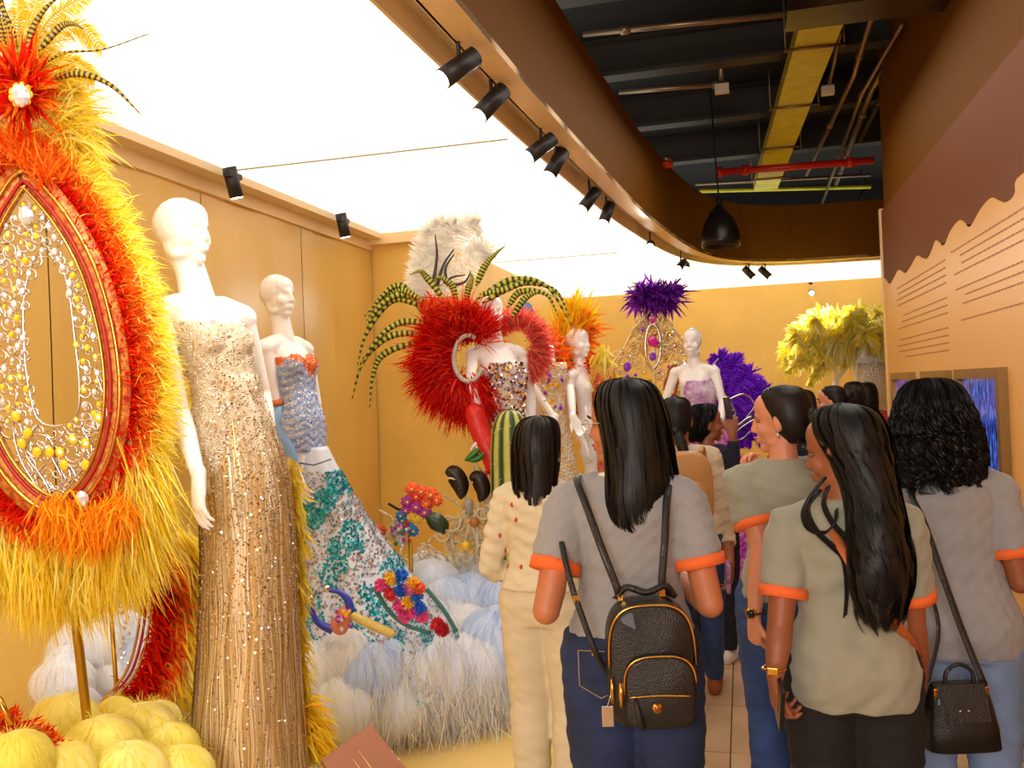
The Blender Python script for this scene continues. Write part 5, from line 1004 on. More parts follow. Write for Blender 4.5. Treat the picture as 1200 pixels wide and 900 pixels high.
mb = MB(); sequins(mb, (p + n_ * .003)[keep_], n_[keep_], .0075, col[keep_]); mb.build('skirt_sequins', mat('turquoise sequin', (60, 200, 210), .3, metal=.3, attr=True), m2, kind='stuff', label='turquoise and white sequin patches')
MB().tube([P(347, 542, 4.47), P(368, 545, 4.42), P(388, 538, 4.5)], .004, 6).build('waist_line', mat('dark waist line', (90, 90, 110), .5), m2)
# sleeve of sheer blue
e = [j2['A']['R']['sh'] * .35 + j2['A']['R']['elp'] * .65, j2['A']['R']['elp'], j2['A']['R']['wrp'] * .9 + j2['A']['R']['elp'] * .1]
MB().tube(e, [.046, .044, .036], 14).build('glove_sleeve', mat('light blue sleeve', (140, 180, 232), .45), m2, local=True, label='light blue sleeve')
MB().tube([e[0] - unit(e[1] - e[0]) * .0, e[0] + unit(e[1] - e[0]) * .03], .049, 16).build('sleeve_band', mat('orange bead band', (226, 120, 60), .4, bump=.5, bscale=200), m2, local=True)
drum(372, D2 + .05, .3, 'round white platform under the blue gown mannequin')
# pompoms: a multicoloured trail down the skirt
tp = thing('pompom_trail', 'trail of pink, yellow, blue and red pompom flowers on the turquoise skirt', 'decoration', P(478, 700, 4.12))
PC = [(458, 678, (250, 200, 50)), (470, 675, (40, 120, 220)), (447, 686, (236, 80, 150)), (458, 696, (232, 70, 60)), (470, 692, (50, 110, 210)), (480, 690, (240, 120, 180)), (488, 700, (40, 120, 210)), (478, 706, (250, 200, 60)), (468, 710, (240, 90, 160)), (480, 718, (240, 80, 150)), (492, 714, (50, 110, 220)), (484, 684, (250, 190, 60)), (495, 722, (240, 90, 150)), (490, 690, (240, 110, 60)), (474, 722, (240, 100, 170)), (512, 732, (214, 40, 50)), (518, 738, (190, 30, 40))]
for i, (x, y, c) in enumerate(PC):
    c0 = P(x, y, 4.12 - .0); mb = MB(); n = 150; d = RNG.normal(size=(n, 3)); mb.ell(c0, .020, None, 10, 8, col=L3(c)); mb.blades(np.repeat(c0[None], n, 0) + d / np.linalg.norm(d, axis=1, keepdims=True) * .012, d, .026, .012, None, 2, np.repeat(L3(c)[None], n, 0) * RNG.uniform(.7, 1.3, (n, 1))); mb.build('pompom', mat('pompom wool', (200, 200, 200), .8, attr=True), tp)
for q in ([(440, 690), (455, 715), (475, 732), (505, 742)], [(500, 690), (520, 715), (535, 740)]): MB().tube([P(x, y, 4.14) for x, y in spline(q, 16)], .010, 8).build('trim_cord', mat('teal cord', (60, 120, 110), .6), tp)
# animal-horn headpiece lying on the skirt
th_ = thing('horned_headpiece', 'headpiece with two blue horns and beaded yellow handle lying on the skirt', 'decoration', P(410, 735, 4.05))
M_bl = mat('blue horn', (60, 70, 200), .35)
for q in ([(366, 708), (368, 722), (376, 732), (390, 738)], [(385, 692), (398, 694), (408, 704), (410, 718)]):
    MB().tube([P(x, y, 4.05) for x, y in spline(q, 20)], np.linspace(.008, .022, 20), 10).build('horn', M_bl, th_)
for (x, y) in ((364, 702), (383, 690)): MB().ell(P(x, y, 4.05), .018, None, 10, 8).build('horn_tip', M_silver, th_)
MB().tube([P(x, y, 4.04) for x, y in ((415, 722), (430, 730), (458, 742))], [.018, .022, .02], 10, round_ends=True).build('handle', mat('yellow wrapped handle', (226, 200, 110), .7, bump=.4, bscale=80), th_)
mb = MB().ell(P(398, 733, 4.04), (.045, .03, .045)); mb.ell(P(404, 722, 4.05), (.035, .03, .05)); solid(mb, 'mask_body', mat('pink mask', (226, 140, 110), .5), th_, .008, 3, local=False)
for i in range(12): gem(th_, P(392 + RNG.uniform(-4, 22), 722 + RNG.uniform(-6, 18), 3.995), .009, [M_gemy, M_gempk, M_gemc, M_gempu][i % 4])
# ---------------------------------------------------------------- mannequin 3, red collar, pheasants
D3 = 5.6; h3 = -140
def C(x, y, dd=0.): return P(x, y, D3 + dd)
m3, j3 = mann('white mannequin in a red feather collar, pheasant headdress and red glove', 603, D3, .52, 1.70, h3,
    dict(R=dict(el=('p', 552, 440, 5.45), wr=('p', 566, 512, 5.35), hd=(.2, .1, -1), pn=(.3, -.9, 0), curl=.9), L=dict(el=(-.19, -.03, 1.05), wr=(-.17, .0, .85))), hy=-10, neck=.04, lean=leanimg(h3, .06))
mb = MB(); ring = np.array([C(546 + 26 * math.cos(a_), 420 + 30 * math.sin(a_), -.12) for a_ in np.linspace(0, 2 * PI, 60)]); rn = np.array([unit(Rc * math.cos(a_) * 1.2 - Uc * math.sin(a_)) for a_ in np.linspace(0, 2 * PI, 60)])
lf = np.array([(math.cos(a_) < .55) for a_ in np.linspace(0, 2 * PI, 60)]); feather_fan(mb, ring[lf], rn[lf], 6500, (.10, .25), .008, [(222, 30, 22), (240, 50, 36), (196, 18, 14)], .5, (0, 0, -.25), 5, .03, frontk=.3)
feather_fan(mb, ring[lf], rn[lf], 2500, (.08, .17), .008, [(240, 60, 44), (250, 90, 70)], .7, (0, 0, -.2), 4, .02, frontk=.9)
mb.build('red_feather_collar', M_f, m3, kind='stuff', label='big round collar of red feathers')
mb = MB(); ring2 = np.array([C(606 + 20 * math.cos(a_), 405 + 24 * math.sin(a_), .12) for a_ in np.linspace(-2.6, 1.6, 40)]); rn2 = np.array([unit(Rc * math.cos(a_) - Uc * math.sin(a_)) for a_ in np.linspace(-2.6, 1.6, 40)])
feather_fan(mb, ring2, rn2, 2600, (.07, .14), .007, [(236, 110, 96), (244, 150, 130), (226, 80, 66)], .5, (0, 0, -.2), 4, .02); mb.build('coral_feather_collar', M_f, m3, kind='stuff', label='far side of the collar in paler coral feathers')
MB().tube([C(549 + 17 * math.cos(a_), 420 + 27 * math.sin(a_), -.20) for a_ in np.linspace(0.4, 5.2, 30)], .014, 8).build('collar_rim', mat('silver bead rim', (200, 196, 186), .4, bump=.5, bscale=120, voro=True), m3)
rows = [(425, 574, 612, 5.5), (440, 572, 618, 5.5), (460, 574, 616, 5.5), (480, 577, 614, 5.5), (500, 578, 616, 5.5), (540, 574, 628, 5.5), (600, 568, 640, 5.5), (680, 560, 650, 5.5), (740, 556, 656, 5.5)]
g, rr = gown_surface(None, rows, 5.5, .8, 40, n=30); MB().grid(g, True, True).build('white_dress', mat('white beaded cloth', (236, 230, 226), .4, bump=.5, bscale=120, voro=True, rgb2=(214, 200, 196), vscale=20), m3)
nb = 900; p = gp(g, RNG.uniform(0, 14, nb), RNG.uniform(3, 6.28, nb)); mb = MB(); sequins(mb, p - Fw * .01, np.tile(-Fw, (nb, 1)), .009, mixcol(nb, [(240, 236, 240), (200, 180, 220), (190, 60, 50), (60, 40, 40), (230, 180, 90)], .1)); mb.build('dress_jewels', M_seq, m3, kind='stuff')
gl = spline([C(556, 484, -.22), C(563, 506, -.24), C(572, 528, -.27), C(580, 548, -.30)], 20); MB().tube(gl, np.interp(np.linspace(0, 1, 20), [0, .5, .8, 1], [.062, .06, .055, .055]), 14, round_ends=True).build('red_glove', mat('red satin glove', (214, 34, 24), .35, bump=.6, bscale=14), m3, label='long red satin glove')
mb = MB(); hand_shapes(mb, C(578, 538, -.31), unit(np.array([.2, 0, -1.])), -Fw, .3, 1.1); solid(mb, 'gloved_hand', MATS['red satin glove'], m3, .008, 2, local=False)
for q in ([(500, 372), (470, 335), (445, 350), (428, 378)], [(510, 362), (470, 345), (440, 365), (425, 400)], [(495, 358), (460, 352), (430, 390), (418, 430)], [(490, 390), (455, 395), (425, 425), (412, 470)], [(488, 400), (450, 415), (437, 440), (433, 480)], [(505, 380), (470, 378), (440, 400), (416, 445)], [(492, 350), (470, 340), (450, 348), (425, 372)],
          [(560, 350), (600, 328), (640, 335), (672, 385)], [(565, 355), (610, 332), (650, 340), (668, 372)], [(558, 335), (568, 312), (580, 298), (592, 288)], [(595, 360), (610, 342), (640, 345), (655, 372)], [(562, 345), (590, 340), (625, 330), (660, 350)], [(520, 350), (500, 325), (492, 318), (480, 322)], [(535, 358), (530, 335), (515, 325), (508, 330)], [(545, 355), (550, 335), (553, 325), (550, 318)], [(600, 372), (615, 350), (632, 342), (650, 348)]):
    pheasant(m3, [C(x, y, -.12 + .004 * x % .05) for x, y in q], .040, (200, 200, 64), (44, 50, 20))
mb = MB()
for q in ([(505, 350), (497, 310), (505, 275), (520, 258)], [(512, 345), (520, 300), (545, 265), (560, 262)], [(520, 345), (545, 310), (562, 290), (572, 300)], [(500, 350), (490, 330), (492, 300), (500, 270)], [(515, 340), (515, 300), (525, 270), (535, 262)]): plume(mb, [C(x, y, .02) for x, y in q], .11, [(255, 253, 248), (255, 255, 252)], 90, .3, .012)
mb.build('white_plumes', feather_mat('white plume', .75), m3, kind='stuff', label='tall white ostrich plumes of the headdress')
mb = MB()
for q in ([(508, 330), (512, 300), (510, 275)], [(512, 335), (520, 310), (532, 292)], [(520, 332), (530, 325), (545, 322)], [(525, 335), (522, 315), (532, 298)], [(530, 335), (545, 330), (552, 318)]): mb.tube([C(x, y, -.06) for x, y in spline(q, 14)], np.linspace(.012, .004, 14), 6)
mb.build('crown_scroll', mat('dark pewter', (70, 66, 70), .4, metal=.4), m3, label='dark scrolled crown')
mb = MB(); feather_fan(mb, np.array([C(x, y, -.16) for x, y in ((505, 362), (525, 364), (545, 364), (530, 372))]), np.tile(Z * .3 - Rc * .1, (4, 1)), 1200, (.04, .09), .008, [(226, 50, 34), (244, 110, 50), (236, 70, 40)], 1.2, (0, 0, -.2), 4, .03); mb.build('crown_tuft', M_f, m3, kind='stuff')
drum(606, D3, .28, 'round white platform behind the cactus')
# cactus
D_c = 5.1; tc_ = thing('cactus', 'tall green and yellow ribbed cactus prop beside the red glove', 'cactus', rootat(600, 700, D_c, 0)); n = 60; a = np.linspace(0, 2 * PI, n, endpoint=False); g = []; cols = []
for y, hw in [(480.5, 2), (482, 8), (486, 13), (494, 17), (506, 20), (530, 22), (570, 23), (620, 24), (680, 25), (760, 25), (800, 25)]:
    c = P(597 + (y - 480) * .035, y, D_c); r = hw * D_c / FPX; rb = 1 + .10 * np.abs(np.sin(4.5 * a)); g.append(c + (np.outer(np.cos(a), R0) + np.outer(np.sin(a), F0)) * (r * rb)[:, None])
    cc_ = np.where((np.abs(np.sin(4.5 * a)) > .80)[:, None], L3((196, 190, 96)), L3((52, 92, 34))); cc_ = np.where((np.abs(np.sin(4.5 * a)) < .3)[:, None], L3((24, 52, 22)), cc_); cols.append(cc_)
g = np.array(g); cols = np.array(cols).reshape(-1, 3); cols = np.vstack([cols, cols[0], cols[-1]]); MB().grid(g, True, True, 0, cols).build('cactus_body', mat('cactus paint', (60, 100, 40), .45, attr=True, var=.1), tc_)
for y in (500, 520, 540, 560, 580): 
    for s in (-14, 0, 14): 
        c = P(597 + s, y + abs(s) * .3, D_c - .11); mb = MB(); d = RNG.normal(size=(6, 3)) - Fw * 1.5; mb.blades(np.repeat(c[None], 6, 0), d, .035, .004, None, 2, np.repeat(L3((230, 220, 170))[None], 6, 0)); mb.build('spine', M_f, tc_)
# ---------------------------------------------------------------- scroll wire sculpture with leaves, masks and flowers
DW = 5.3
def Wd(x, y, dd=0.): return P(x, y, DW + dd)
tw = thing('wire_sculpture', 'white scrolled wire tree with dark leaves behind the cloud bank', 'sculpture', rootat(550, 680, DW, 0)); M_wire = mat('ivory wire', (226, 212, 176), .5)
R_ = random.Random(9)
for i, q in enumerate(([(552, 690), (545, 640), (552, 600), (530, 560)], [(552, 690), (560, 640), (545, 590), (556, 545)], [(555, 690), (575, 650), (570, 600), (560, 560)], [(550, 690), (520, 660), (500, 640), (520, 620)], [(552, 690), (585, 660), (575, 620), (590, 600)], [(548, 690), (500, 670), (470, 650), (480, 630)], [(540, 670), (530, 630), (545, 600), (520, 580)], [(550, 680), (535, 660), (525, 630), (540, 615)], [(455, 680), (450, 640), (460, 610), (445, 598)], [(560, 690), (560, 600), (568, 560), (552, 540)], [(470, 680), (500, 650), (520, 650), (530, 670)], [(480, 690), (470, 660), (450, 650), (440, 640)])):
    MB().tube([Wd(x, y, R_.uniform(-.05, .05)) for x, y in spline(q, 22)], np.linspace(.012, .006, 22), 7).build('branch', M_wire, tw)
for i in range(46):
    mb = MB(); x, y = R_.uniform(445, 588), R_.uniform(600, 680); x = x if y > 640 else R_.uniform(515, 588); dd = R_.uniform(-.1, .1); scroll(mb, x, y, R_.uniform(7, 15), R_.uniform(0, 6), 1.3, .0065, dd=dd, fn=Wd, hand=R_.choice((-1, 1)), n=18); mb.build('scroll', M_wire, tw)
def leaf(parent, pts, w, m, name='leaf', fn=Wd, dd=-.06):
    s = np.array([fn(x, y, dd) for x, y in spline(pts, 14)]); T_ = np.gradient(s, axis=0); sd = np.cross(T_, Fw); sd /= np.linalg.norm(sd, axis=1, keepdims=True); pr = w * np.sin(np.linspace(.12, PI - .05, 14)) ** .7
    g = np.stack([s - sd * pr[:, None], s - Fw * .02, s + sd * pr[:, None], s + Fw * .004], 1); MB().grid(g, True, True).build(name, m, parent)
M_dl = mat('dark brown leaf', (44, 30, 24), .4); M_gl = mat('green leaf', (60, 130, 50), .45)
leaf(tw, [(522, 553), (532, 555), (540, 570), (540, 585)], .055, M_dl); leaf(tw, [(550, 560), (560, 560), (566, 575), (562, 588)], .05, M_dl); leaf(tw, [(545, 540), (555, 532), (562, 525)], .02, M_gl); leaf(tw, [(548, 540), (560, 537), (568, 530)], .02, M_gl); leaf(tw, [(510, 605), (518, 615), (520, 626)], .04, mat('olive leaf', (90, 90, 50), .4))
MB().tube(spline([Wd(524, 560, -.07), Wd(535, 563, -.07), Wd(540, 580, -.07)], 8), .006, 6).build('leaf_vein', M_wire, tw); MB().tube([Wd(x, y, -.08) for x, y in ((549, 590), (550, 600))], [.03, .02], 10, round_ends=True).build('seed_pod', mat('grey pod', (170, 160, 140), .5), tw)
MB().ell(Wd(556, 612, -.08), .03).build('berry', mat('amber berry', (190, 120, 50), .3), tw); MB().ell(Wd(546, 640, -.1), .03).build('berry', MATS['amber gem'], tw)
tf = thing('flower_headdress', 'carnival headdress of orange, purple and blue flowers with beaded mask', 'decoration', P(490, 610, 5.0)); k = 0
for (x, y, c, s) in [(483, 573, 0, 9), (494, 576, 0, 9), (505, 580, 0, 10), (488, 582, 1, 9), (500, 590, 0, 9), (512, 586, 0, 8), (478, 588, 2, 9), (488, 594, 2, 9), (498, 600, 2, 9), (476, 598, 2, 7), (472, 610, 3, 8), (482, 606, 4, 7), (480, 618, 3, 8), (485, 622, 3, 7), (470, 604, 3, 7), (492, 608, 4, 6), (446, 622, 5, 8)]:
    c0 = P(x, y, 5.0); colr = [(236, 90, 40), (220, 40, 40), (170, 50, 150), (30, 120, 190), (240, 200, 50), (236, 80, 50)][c]; mb = MB(); r = s * 5.0 / FPX
    for ring_, nn_ in ((1., 8), (.6, 6)):
        for j in range(nn_):
            a_ = j * 2 * PI / nn_ + ring_; dv_ = Rc * math.cos(a_) + Uc * math.sin(a_); mb.ell(c0 + dv_ * r * .6 * ring_ - Fw * (.01 + (1 - ring_) * .02), (r * .38, r * .14, r * .30), Rz(20) @ Ry(-math.degrees(a_)), 8, 5, col=L3(colr) * RNG.uniform(.7, 1.3))
    mb.ell(c0 - Fw * .03, r * .22, None, 8, 6, col=L3((240, 190, 60))); mb.build('flower', M_attr, tf)
mb = MB().ell(P(467, 622, 5.0), (.055, .03, .065)); mb.ell(P(470, 632, 4.98), (.03, .03, .04)); solid(mb, 'mask', mat('white mask', (225, 215, 205), .4, rgb2=(60, 50, 60), vscale=40), tf, .008, 3, local=False)
for i in range(16): gem(tf, P(458 + RNG.uniform(0, 22), 612 + RNG.uniform(0, 28), 4.95), .010, [M_gempk, M_gemc, mat('green gem', (30, 130, 90), .1), mat('red gem', (200, 40, 30), .1)][i % 4])
leaf(tf, [(500, 604), (512, 612), (520, 624)], .05, mat('dark green leaf', (50, 66, 40), .4), fn=lambda x, y, dd: P(x, y, 5.0 + dd)); MB().tube([P(455, 590, 5.0), P(465, 596, 5.0), P(474, 600, 5.0)], .008, 6).build('stem', M_black, tf); q = P(480, 625, 5.02); MB().tube([q, np.array([q[0], q[1], .0])], .012, 8).build('stand_pole', MATS['brass pole'], tf)
# ---------------------------------------------------------------- mannequin 4, raised arms & orange feathers
m4, j4 = mann('white mannequin with bent arms and orange feathers, behind the red-collared one', 650, 6.3, .3, 1.66, -150, dict(R=dict(el=('p', 622, 450, 6.1), wr=('p', 650, 490, 5.95), hd=(.4, .3, -.6), pn=(0, -1, 0)), L=dict(el=('p', 668, 455, 6.2), wr=('p', 672, 490, 6.0), hd=(-.3, .3, -.8), pn=(0, 1, 0))), vox=.008)
mb = MB()
feather_fan(mb, spline(np.array([P(x, y, 6.35) for x, y in ((615, 440), (625, 470), (635, 500))]), 20), np.tile(Rc * -.3 - Z, (20, 1)), 900, (.08, .22), .02, ORG + RED[:1], .7, (0, 0, -.3), 4, .04)
feather_fan(mb, np.array([P(x, y, 6.4) for x, y in ((640, 405), (650, 420), (645, 440))]), np.tile(Rc * .5 + Z * .3, (3, 1)), 700, (.06, .16), .02, ORG, 1., (0, 0, -.2), 4, .03); mb.build('orange_feathers', M_f, m4, kind='stuff')
rows = [(425, 634, 664, 6.15), (445, 632, 666, 6.15), (470, 636, 662, 6.15), (500, 634, 668, 6.15), (560, 624, 678, 6.1), (660, 614, 684, 6.05)]
g, rr = gown_surface(None, rows, 6.15, .7, 30, n=26); MB().grid(g, True, True).build('dress', mat('ivory jewelled cloth', (236, 224, 196), .4, bump=.6, bscale=60, voro=True, rgb2=(226, 180, 100), vscale=14), m4)
for i in range(24): gem(m4, P(649 + RNG.uniform(-14, 14), 450 + RNG.uniform(-18, 30), 6.0), .014, [M_gemy, M_gemc, M_gempu][i % 3])
mb = MB(); mb.ell(P(618, 368, 6.6), (.05, .03, .09)); mb.build('blue_ornament', mat('blue lacquer', (40, 140, 190), .3), m4)
# ---------------------------------------------------------------- mannequin 5, yellow/red headdress
m5, j5 = mann('white bald mannequin with yellow, orange and red feather backpiece', 703, 6.5, .42, 1.64, -115, {}, vox=.008, lean=leanimg(-115, .08))
mb = MB(); ar = spline([(676, 380), (668, 400), (662, 425), (664, 450), (675, 468)], 30); ap = np.array([P(x, y, 6.6) for x, y in ar])
feather_fan(mb, ap[:14], np.tile(Rc * .1 + Z * .9, (14, 1)), 900, (.10, .24), .018, [(250, 220, 40), (252, 190, 40)], .5, (0, 0, -.1), 4, .05); feather_fan(mb, ap, np.tile(Rc * .7 + Z * .1, (30, 1)), 1200, (.08, .2), .018, ORG, .6, (0, 0, -.2), 4, .04); feather_fan(mb, ap[14:] + Rc * .08, np.tile(Rc * .6 - Z * .6, (16, 1)), 1100, (.08, .18), .018, RED, .7, (0, 0, -.2), 4, .04)
feather_fan(mb, np.array([P(x, y, 6.45) for x, y in ((706, 415), (707, 430), (705, 440))]), np.tile(-Z, (3, 1)), 300, (.06, .12), .02, YEL, .6, (0, 0, -.2), 4, .03); mb.build('backpiece_feathers', M_f, m5, kind='stuff')
MB().tube([P(x, y, 6.55) for x, y in spline([(664, 395), (660, 420), (663, 445), (672, 455), (670, 420), (668, 398)], 24)], .018, 8).build('mirror_frame', mat('dark copper', (120, 60, 30), .35, metal=.6), m5)
mb = MB()
for x in range(664, 690, 5): mb.tube([P(x, 452, 6.5), P(x + 1, 480, 6.5), P(x + 2, 500, 6.5)], .006, 5)
mb.build('hanging_beads', mat('copper beads', (130, 80, 60), .4, metal=.4), m5, kind='stuff')
rows = [(432, 692, 720, 6.45), (445, 690, 722, 6.45), (470, 692, 720, 6.45), (500, 689, 727, 6.5), (600, 688, 736, 6.55)]
g, rr = gown_surface(None, rows, 6.45, .7, 24, n=24); MB().grid(g, True, True).build('red_bodice', mat('coral jewelled cloth', (206, 66, 60), .45, bump=.5, bscale=60, voro=True, rgb2=(236, 170, 90), vscale=16), m5)
# ---------------------------------------------------------------- pyramid of gold scrolls with purple top
DP = 7.6
def Q(x, y, dd=0.): return P(x, y, DP + dd)
tpz = thing('pyramid_backpiece', 'open pyramid of gold wire scrolls topped by a purple feather tuft', 'costume', rootat(768, 600, DP, 0)); M_gw = mat('pale gold wire', (232, 206, 150), .35, metal=.4)
for q in ([(767, 356), (700, 452)], [(767, 356), (800, 400), (852, 470)], [(767, 356), (735, 400), (712, 470)], [(767, 356), (768, 430), (768, 520)], [(700, 452), (767, 470), (852, 470)], [(712, 470), (690, 520)]): MB().tube([Q(x, y, RNG.uniform(-.03, .03)) for x, y in spline(q, 12)], .010, 6).build('wire_edge', M_gw, tpz)
R_ = random.Random(4); mb = MB()
for i in range(210):
    y = R_.uniform(372, 500); hw = (y - 356) * .72; x = 768 + R_.uniform(-hw, min(hw, 80)); scroll(mb, x, y, R_.uniform(4, 9), R_.uniform(0, 6), 1.2, .0075, dd=R_.uniform(-.1, .1), fn=Q, hand=R_.choice((-1, 1)), n=12)
mb.build('wire_scrolls', M_gw, tpz, kind='stuff', label='lacework of pale gold wire scrolls')
for i in range(60): y = R_.uniform(378, 500); hw = (y - 356) * .66; gem(tpz, Q(768 + R_.uniform(-hw, min(hw, 70)), y, -.06), R_.uniform(.012, .02), [M_gemc, M_goldm, M_gempu, M_goldm][i % 4])
mb = MB(); feather_fan(mb, np.array([Q(x, 346) for x in range(750, 788, 4)]), np.tile(Z * .05, (10, 1)), 1100, (.08, .2), .02, [(120, 40, 170), (146, 60, 196), (90, 24, 140)], 1.3, (0, 0, -.25), 4, .03); mb.build('purple_tuft', M_f, tpz, kind='stuff', label='spiky purple feather tuft')
for (x, y, r, m_) in ((765, 375, .04, M_gempk), (765, 400, .07, M_gempk), (765, 418, .05, M_gempu), (735, 430, .055, M_gempu), (735, 443, .04, M_gempu), (713, 428, .04, M_gempu), (715, 440, .045, M_gempu), (712, 418, .03, M_gempu)): gem(tpz, Q(x, y, -.12), r * .6, m_, name='pendant')
MB().tube([Q(765 + 9 * math.cos(a_), 406 + 26 * math.sin(a_), -.12) for a_ in np.linspace(0, 2 * PI, 30)], .012, 6).build('pendant_rim', M_silver, tpz)
for (x, y) in ((750, 458), (790, 440), (786, 452)): MB().tube([Q(x + 7 * math.cos(a_), y + 12 * math.sin(a_), -.1) for a_ in np.linspace(0, 2 * PI, 24)], .012, 6).build('pendant_rim', mat('copper rim', (170, 90, 50), .35, metal=.6), tpz)
q = rootat(768, 600, DP, 0); MB().tube([q, q + [0, 0, 1.7]], .02, 8).build('stand_pole', MATS['brass pole'], tpz)
# ---------------------------------------------------------------- mannequin 6 with purple wing and pink skirt
m6, j6 = mann('white mannequin in a silver and violet bodice with spread purple wing', 825, 7.0, .42, 1.64, 168, dict(L=dict(el=(-.22, .05, 1.06), wr=(-.24, .2, .9)), R=dict(el=(.24, .02, 1.08), wr=(.26, .16, .92))), vox=.008, neck=.02)
rows = [(446, 802, 838, 6.98), (460, 800, 842, 6.95), (480, 804, 838, 6.95), (500, 804, 840, 6.95)]
g, rr = gown_surface(None, rows, 6.95, .8, 24, n=28); MB().grid(g, True, True).build('bodice', mat('silver violet beading', (226, 216, 230), .35, bump=.6, bscale=80, voro=True, rgb2=(186, 110, 190), vscale=18), m6)
rows = [(498, 806, 846, 6.95), (530, 800, 866, 6.9), (560, 796, 884, 6.85), (600, 790, 900, 6.8), (660, 786, 915, 6.75), (735, 784, 930, 6.7)]
g, rr = gown_surface(None, rows, 6.9, .7, 34, n=60); ang = np.linspace(0, 2 * PI, 60, endpoint=False); c_ = g.mean(1, keepdims=True); g = c_ + (g - c_) * (1 + .05 * np.sin(11 * ang))[None, :, None]; MB().grid(g, True, True).build('pink_skirt', mat('magenta tulle', (206, 60, 206), .5, bump=.6, bscale=40, voro=True, rgb2=(240, 150, 230), vscale=16), m6)
tw6 = thing('purple_wing', 'fan of vivid purple plumes with silver curls beside the violet bodice', 'costume', rootat(860, 600, 7.1, 0)); mb = MB()
for q in ([(835, 470), (845, 440), (860, 428), (858, 420)], [(838, 472), (858, 450), (878, 440), (872, 436)], [(838, 474), (865, 458), (890, 462), (888, 450)], [(840, 476), (872, 470), (900, 480), (905, 490)], [(840, 478), (870, 485), (895, 505), (900, 515)], [(832, 468), (836, 450), (845, 425), (842, 418)], [(838, 480), (860, 495), (880, 515)], [(840, 474), (880, 462), (895, 455)]): plume(mb, [P(x, y, 7.1) for x, y in q], .13, [(168, 60, 250), (180, 90, 255), (130, 30, 220)], 90, .2, .022)
mb.build('purple_plumes', M_f, tw6, kind='stuff')
for i, q in enumerate(([(832, 440), (848, 460), (862, 485), (856, 500)], [(850, 470), (872, 462), (884, 475), (874, 490)], [(862, 500), (882, 488), (900, 500), (896, 520)], [(858, 480), (850, 500), (866, 515), (880, 505)], [(836, 452), (826, 445), (834, 430), (842, 420)], [(850, 520), (870, 500), (892, 490), (905, 505)])): MB().tube([P(x, y, 6.95) for x, y in spline(q, 22)], np.linspace(.011, .005, 22), 7).build('silver_curl', M_silver, tw6)
for i in range(20): gem(tw6, P(836 + i * .9 + RNG.uniform(-5, 5), 430 + i * 3.0, 6.95), .018, [M_gemc, M_gempu][i % 2])
q = rootat(860, 600, 7.15, 0); MB().tube([q, q + [0, 0, 1.5]], .02, 8).build('stand_pole', MATS['brass pole'], tw6)
# ---------------------------------------------------------------- far yellow plumed costume
DK = 10.0
m7, j7 = mann('distant white mannequin under a mass of yellow ostrich plumes', 1024, DK, .45, 1.70, -165, dict(L=dict(el=(-.25, .0, 1.1), wr=(-.25, .05, .85)), R=dict(el=(.3, .0, 1.12), wr=(.34, .05, .88))), vox=.01)
mb = MB(); R_ = random.Random(8)
for i in range(64):
    a_ = R_.uniform(-.25, PI * 1.02); l = R_.uniform(35, 84); x0, y0 = 1012, 412; ex, ey = x0 - l * math.cos(a_ * .92) * 1.05, y0 - l * math.sin(a_) * .62; dd = R_.uniform(-.25, .3)
    plume(mb, [P(x0, y0, DK + .2), P((x0 + ex) / 2, (y0 + ey) / 2 - 8, DK + dd), P(ex, ey, DK + dd), P(ex - 5 * math.cos(a_), ey + 8, DK + dd - .05)], .20, [(255, 246, 110), (255, 238, 80), (255, 252, 170), (255, 253, 210)], 26, .6, .035)
for (ex, ey) in ((922, 405), (926, 418), (922, 436), (935, 388), (948, 452), (955, 440), (940, 376), (990, 430), (975, 428)): plume(mb, [P(985, 410, DK), P((985 + ex) / 2, (410 + ey) / 2 - 4, DK - .1), P(ex, ey, DK - .1)], .08, [(255, 250, 160), (255, 244, 120)], 60, .1, .035)
mb.build('yellow_plumes', M_f, m7, kind='stuff', label='billowing yellow ostrich plumes')
rows = [(425, 1006, 1040, 9.9), (450, 1004, 1042, 9.9), (480, 1006, 1040, 9.9), (520, 1000, 1048, 9.9), (600, 995, 1055, 9.9)]
g, rr = gown_surface(None, rows, 9.9, .7, 16, n=24); MB().grid(g, True, True).build('silver_dress', mat('silver beading', (226, 220, 210), .3, metal=.3, bump=.6, bscale=50, voro=True), m7)
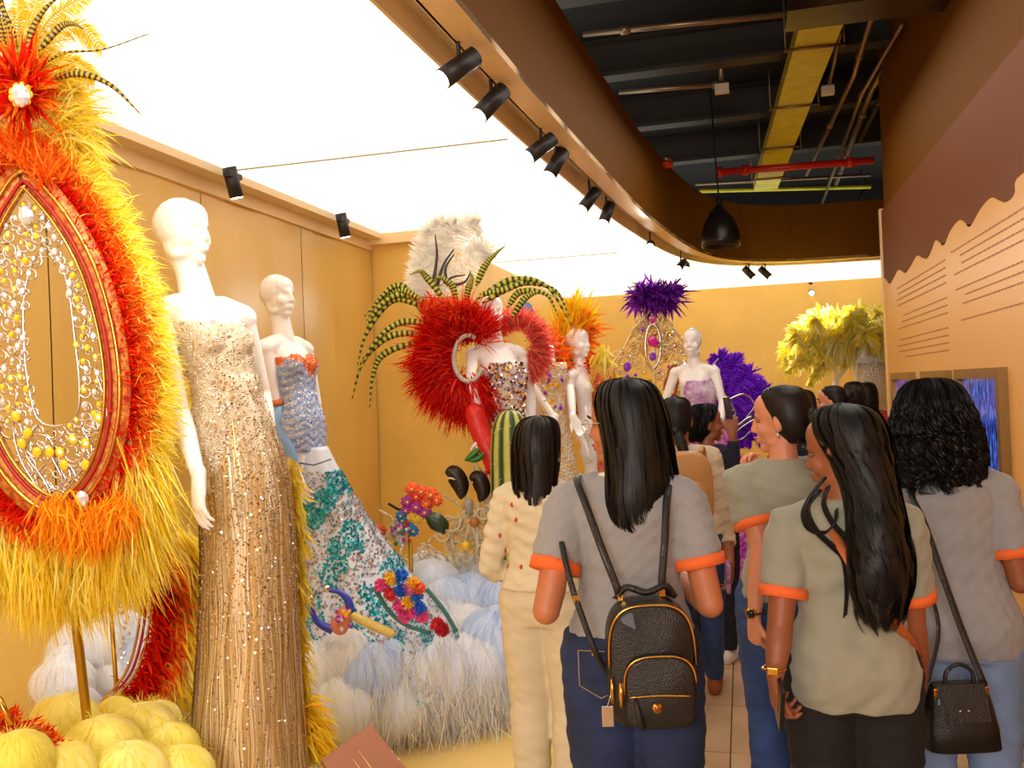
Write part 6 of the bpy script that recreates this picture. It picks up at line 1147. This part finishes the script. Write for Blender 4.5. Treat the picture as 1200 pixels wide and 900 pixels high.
for px_, d_, lb in ((650, 6.3, 'low platform of the orange-feathered mannequin'), (703, 6.5, 'low platform of the bald mannequin with yellow feathers'), (825, 7.0, 'low platform of the violet bodice mannequin'), (1024, 10.0, 'low platform of the far yellow-plumed mannequin')):
    PLZ_ = {650: .3, 703: .42, 825: .42, 1024: .45}[px_]; p = rootat(px_, 600, d_, 0); t = thing('platform', lb, 'platform', p); MB().tube([p + [0, 0, .013], p + [0, 0, PLZ_]], .3, 28).build('drum', MATS['white platform'], t)
# brown information lectern at the edge of the display
ti = thing('information_panel', 'brown tilted information panel at the lower edge beside the clouds', 'sign', rootat(430, 890, 3.0, 0)); c4 = [PZ(435, 848, .62), PZ(478, 905, .50), PZ(415, 985, .46), PZ(372, 890, .58)]; c4 = [P(435, 848, 3.1), P(480, 905, 2.9), P(425, 960, 2.7), P(376, 890, 2.9)]; c4[2] = c4[1] + c4[3] - c4[0]
nv = unit(np.cross(c4[1] - c4[0], c4[3] - c4[0])); nv = nv if nv[2] > 0 else -nv; MB().add(c4 + [q - nv * .02 for q in c4], [[(0, 1, 2, 3), (7, 6, 5, 4), (0, 4, 5, 1), (1, 5, 6, 2), (2, 6, 7, 3), (3, 7, 4, 0)]]).build('panel', mat('brown panel', (158, 92, 52), .25), ti, smooth=False, bevel=.002)
cc = sum(c4) / 4; MB().tube([np.array([cc[0], cc[1], 0.012]), cc - nv * .02], .02, 12).build('post', mat('dark brown edge', (96, 58, 30), .5), ti); b_ = np.array([cc[0], cc[1], .012]); MB().tube([b_, b_ + [0, 0, .015]], .12, 24).build('foot', MATS['dark brown edge'], ti)
e1 = (c4[1] - c4[0]); e2 = (c4[3] - c4[0])
for i, (u0, u1) in enumerate(((.25, .8), (.3, .7))): 
    a_ = c4[0] + e2 * (.45 + .15 * i) + e1 * u0; b_ = c4[0] + e2 * (.45 + .15 * i) + e1 * u1; MB().tube([a_ + nv * .001, b_ + nv * .001], .003, 6).build('printed_line', mat('pale print', (220, 170, 120), .5), ti)
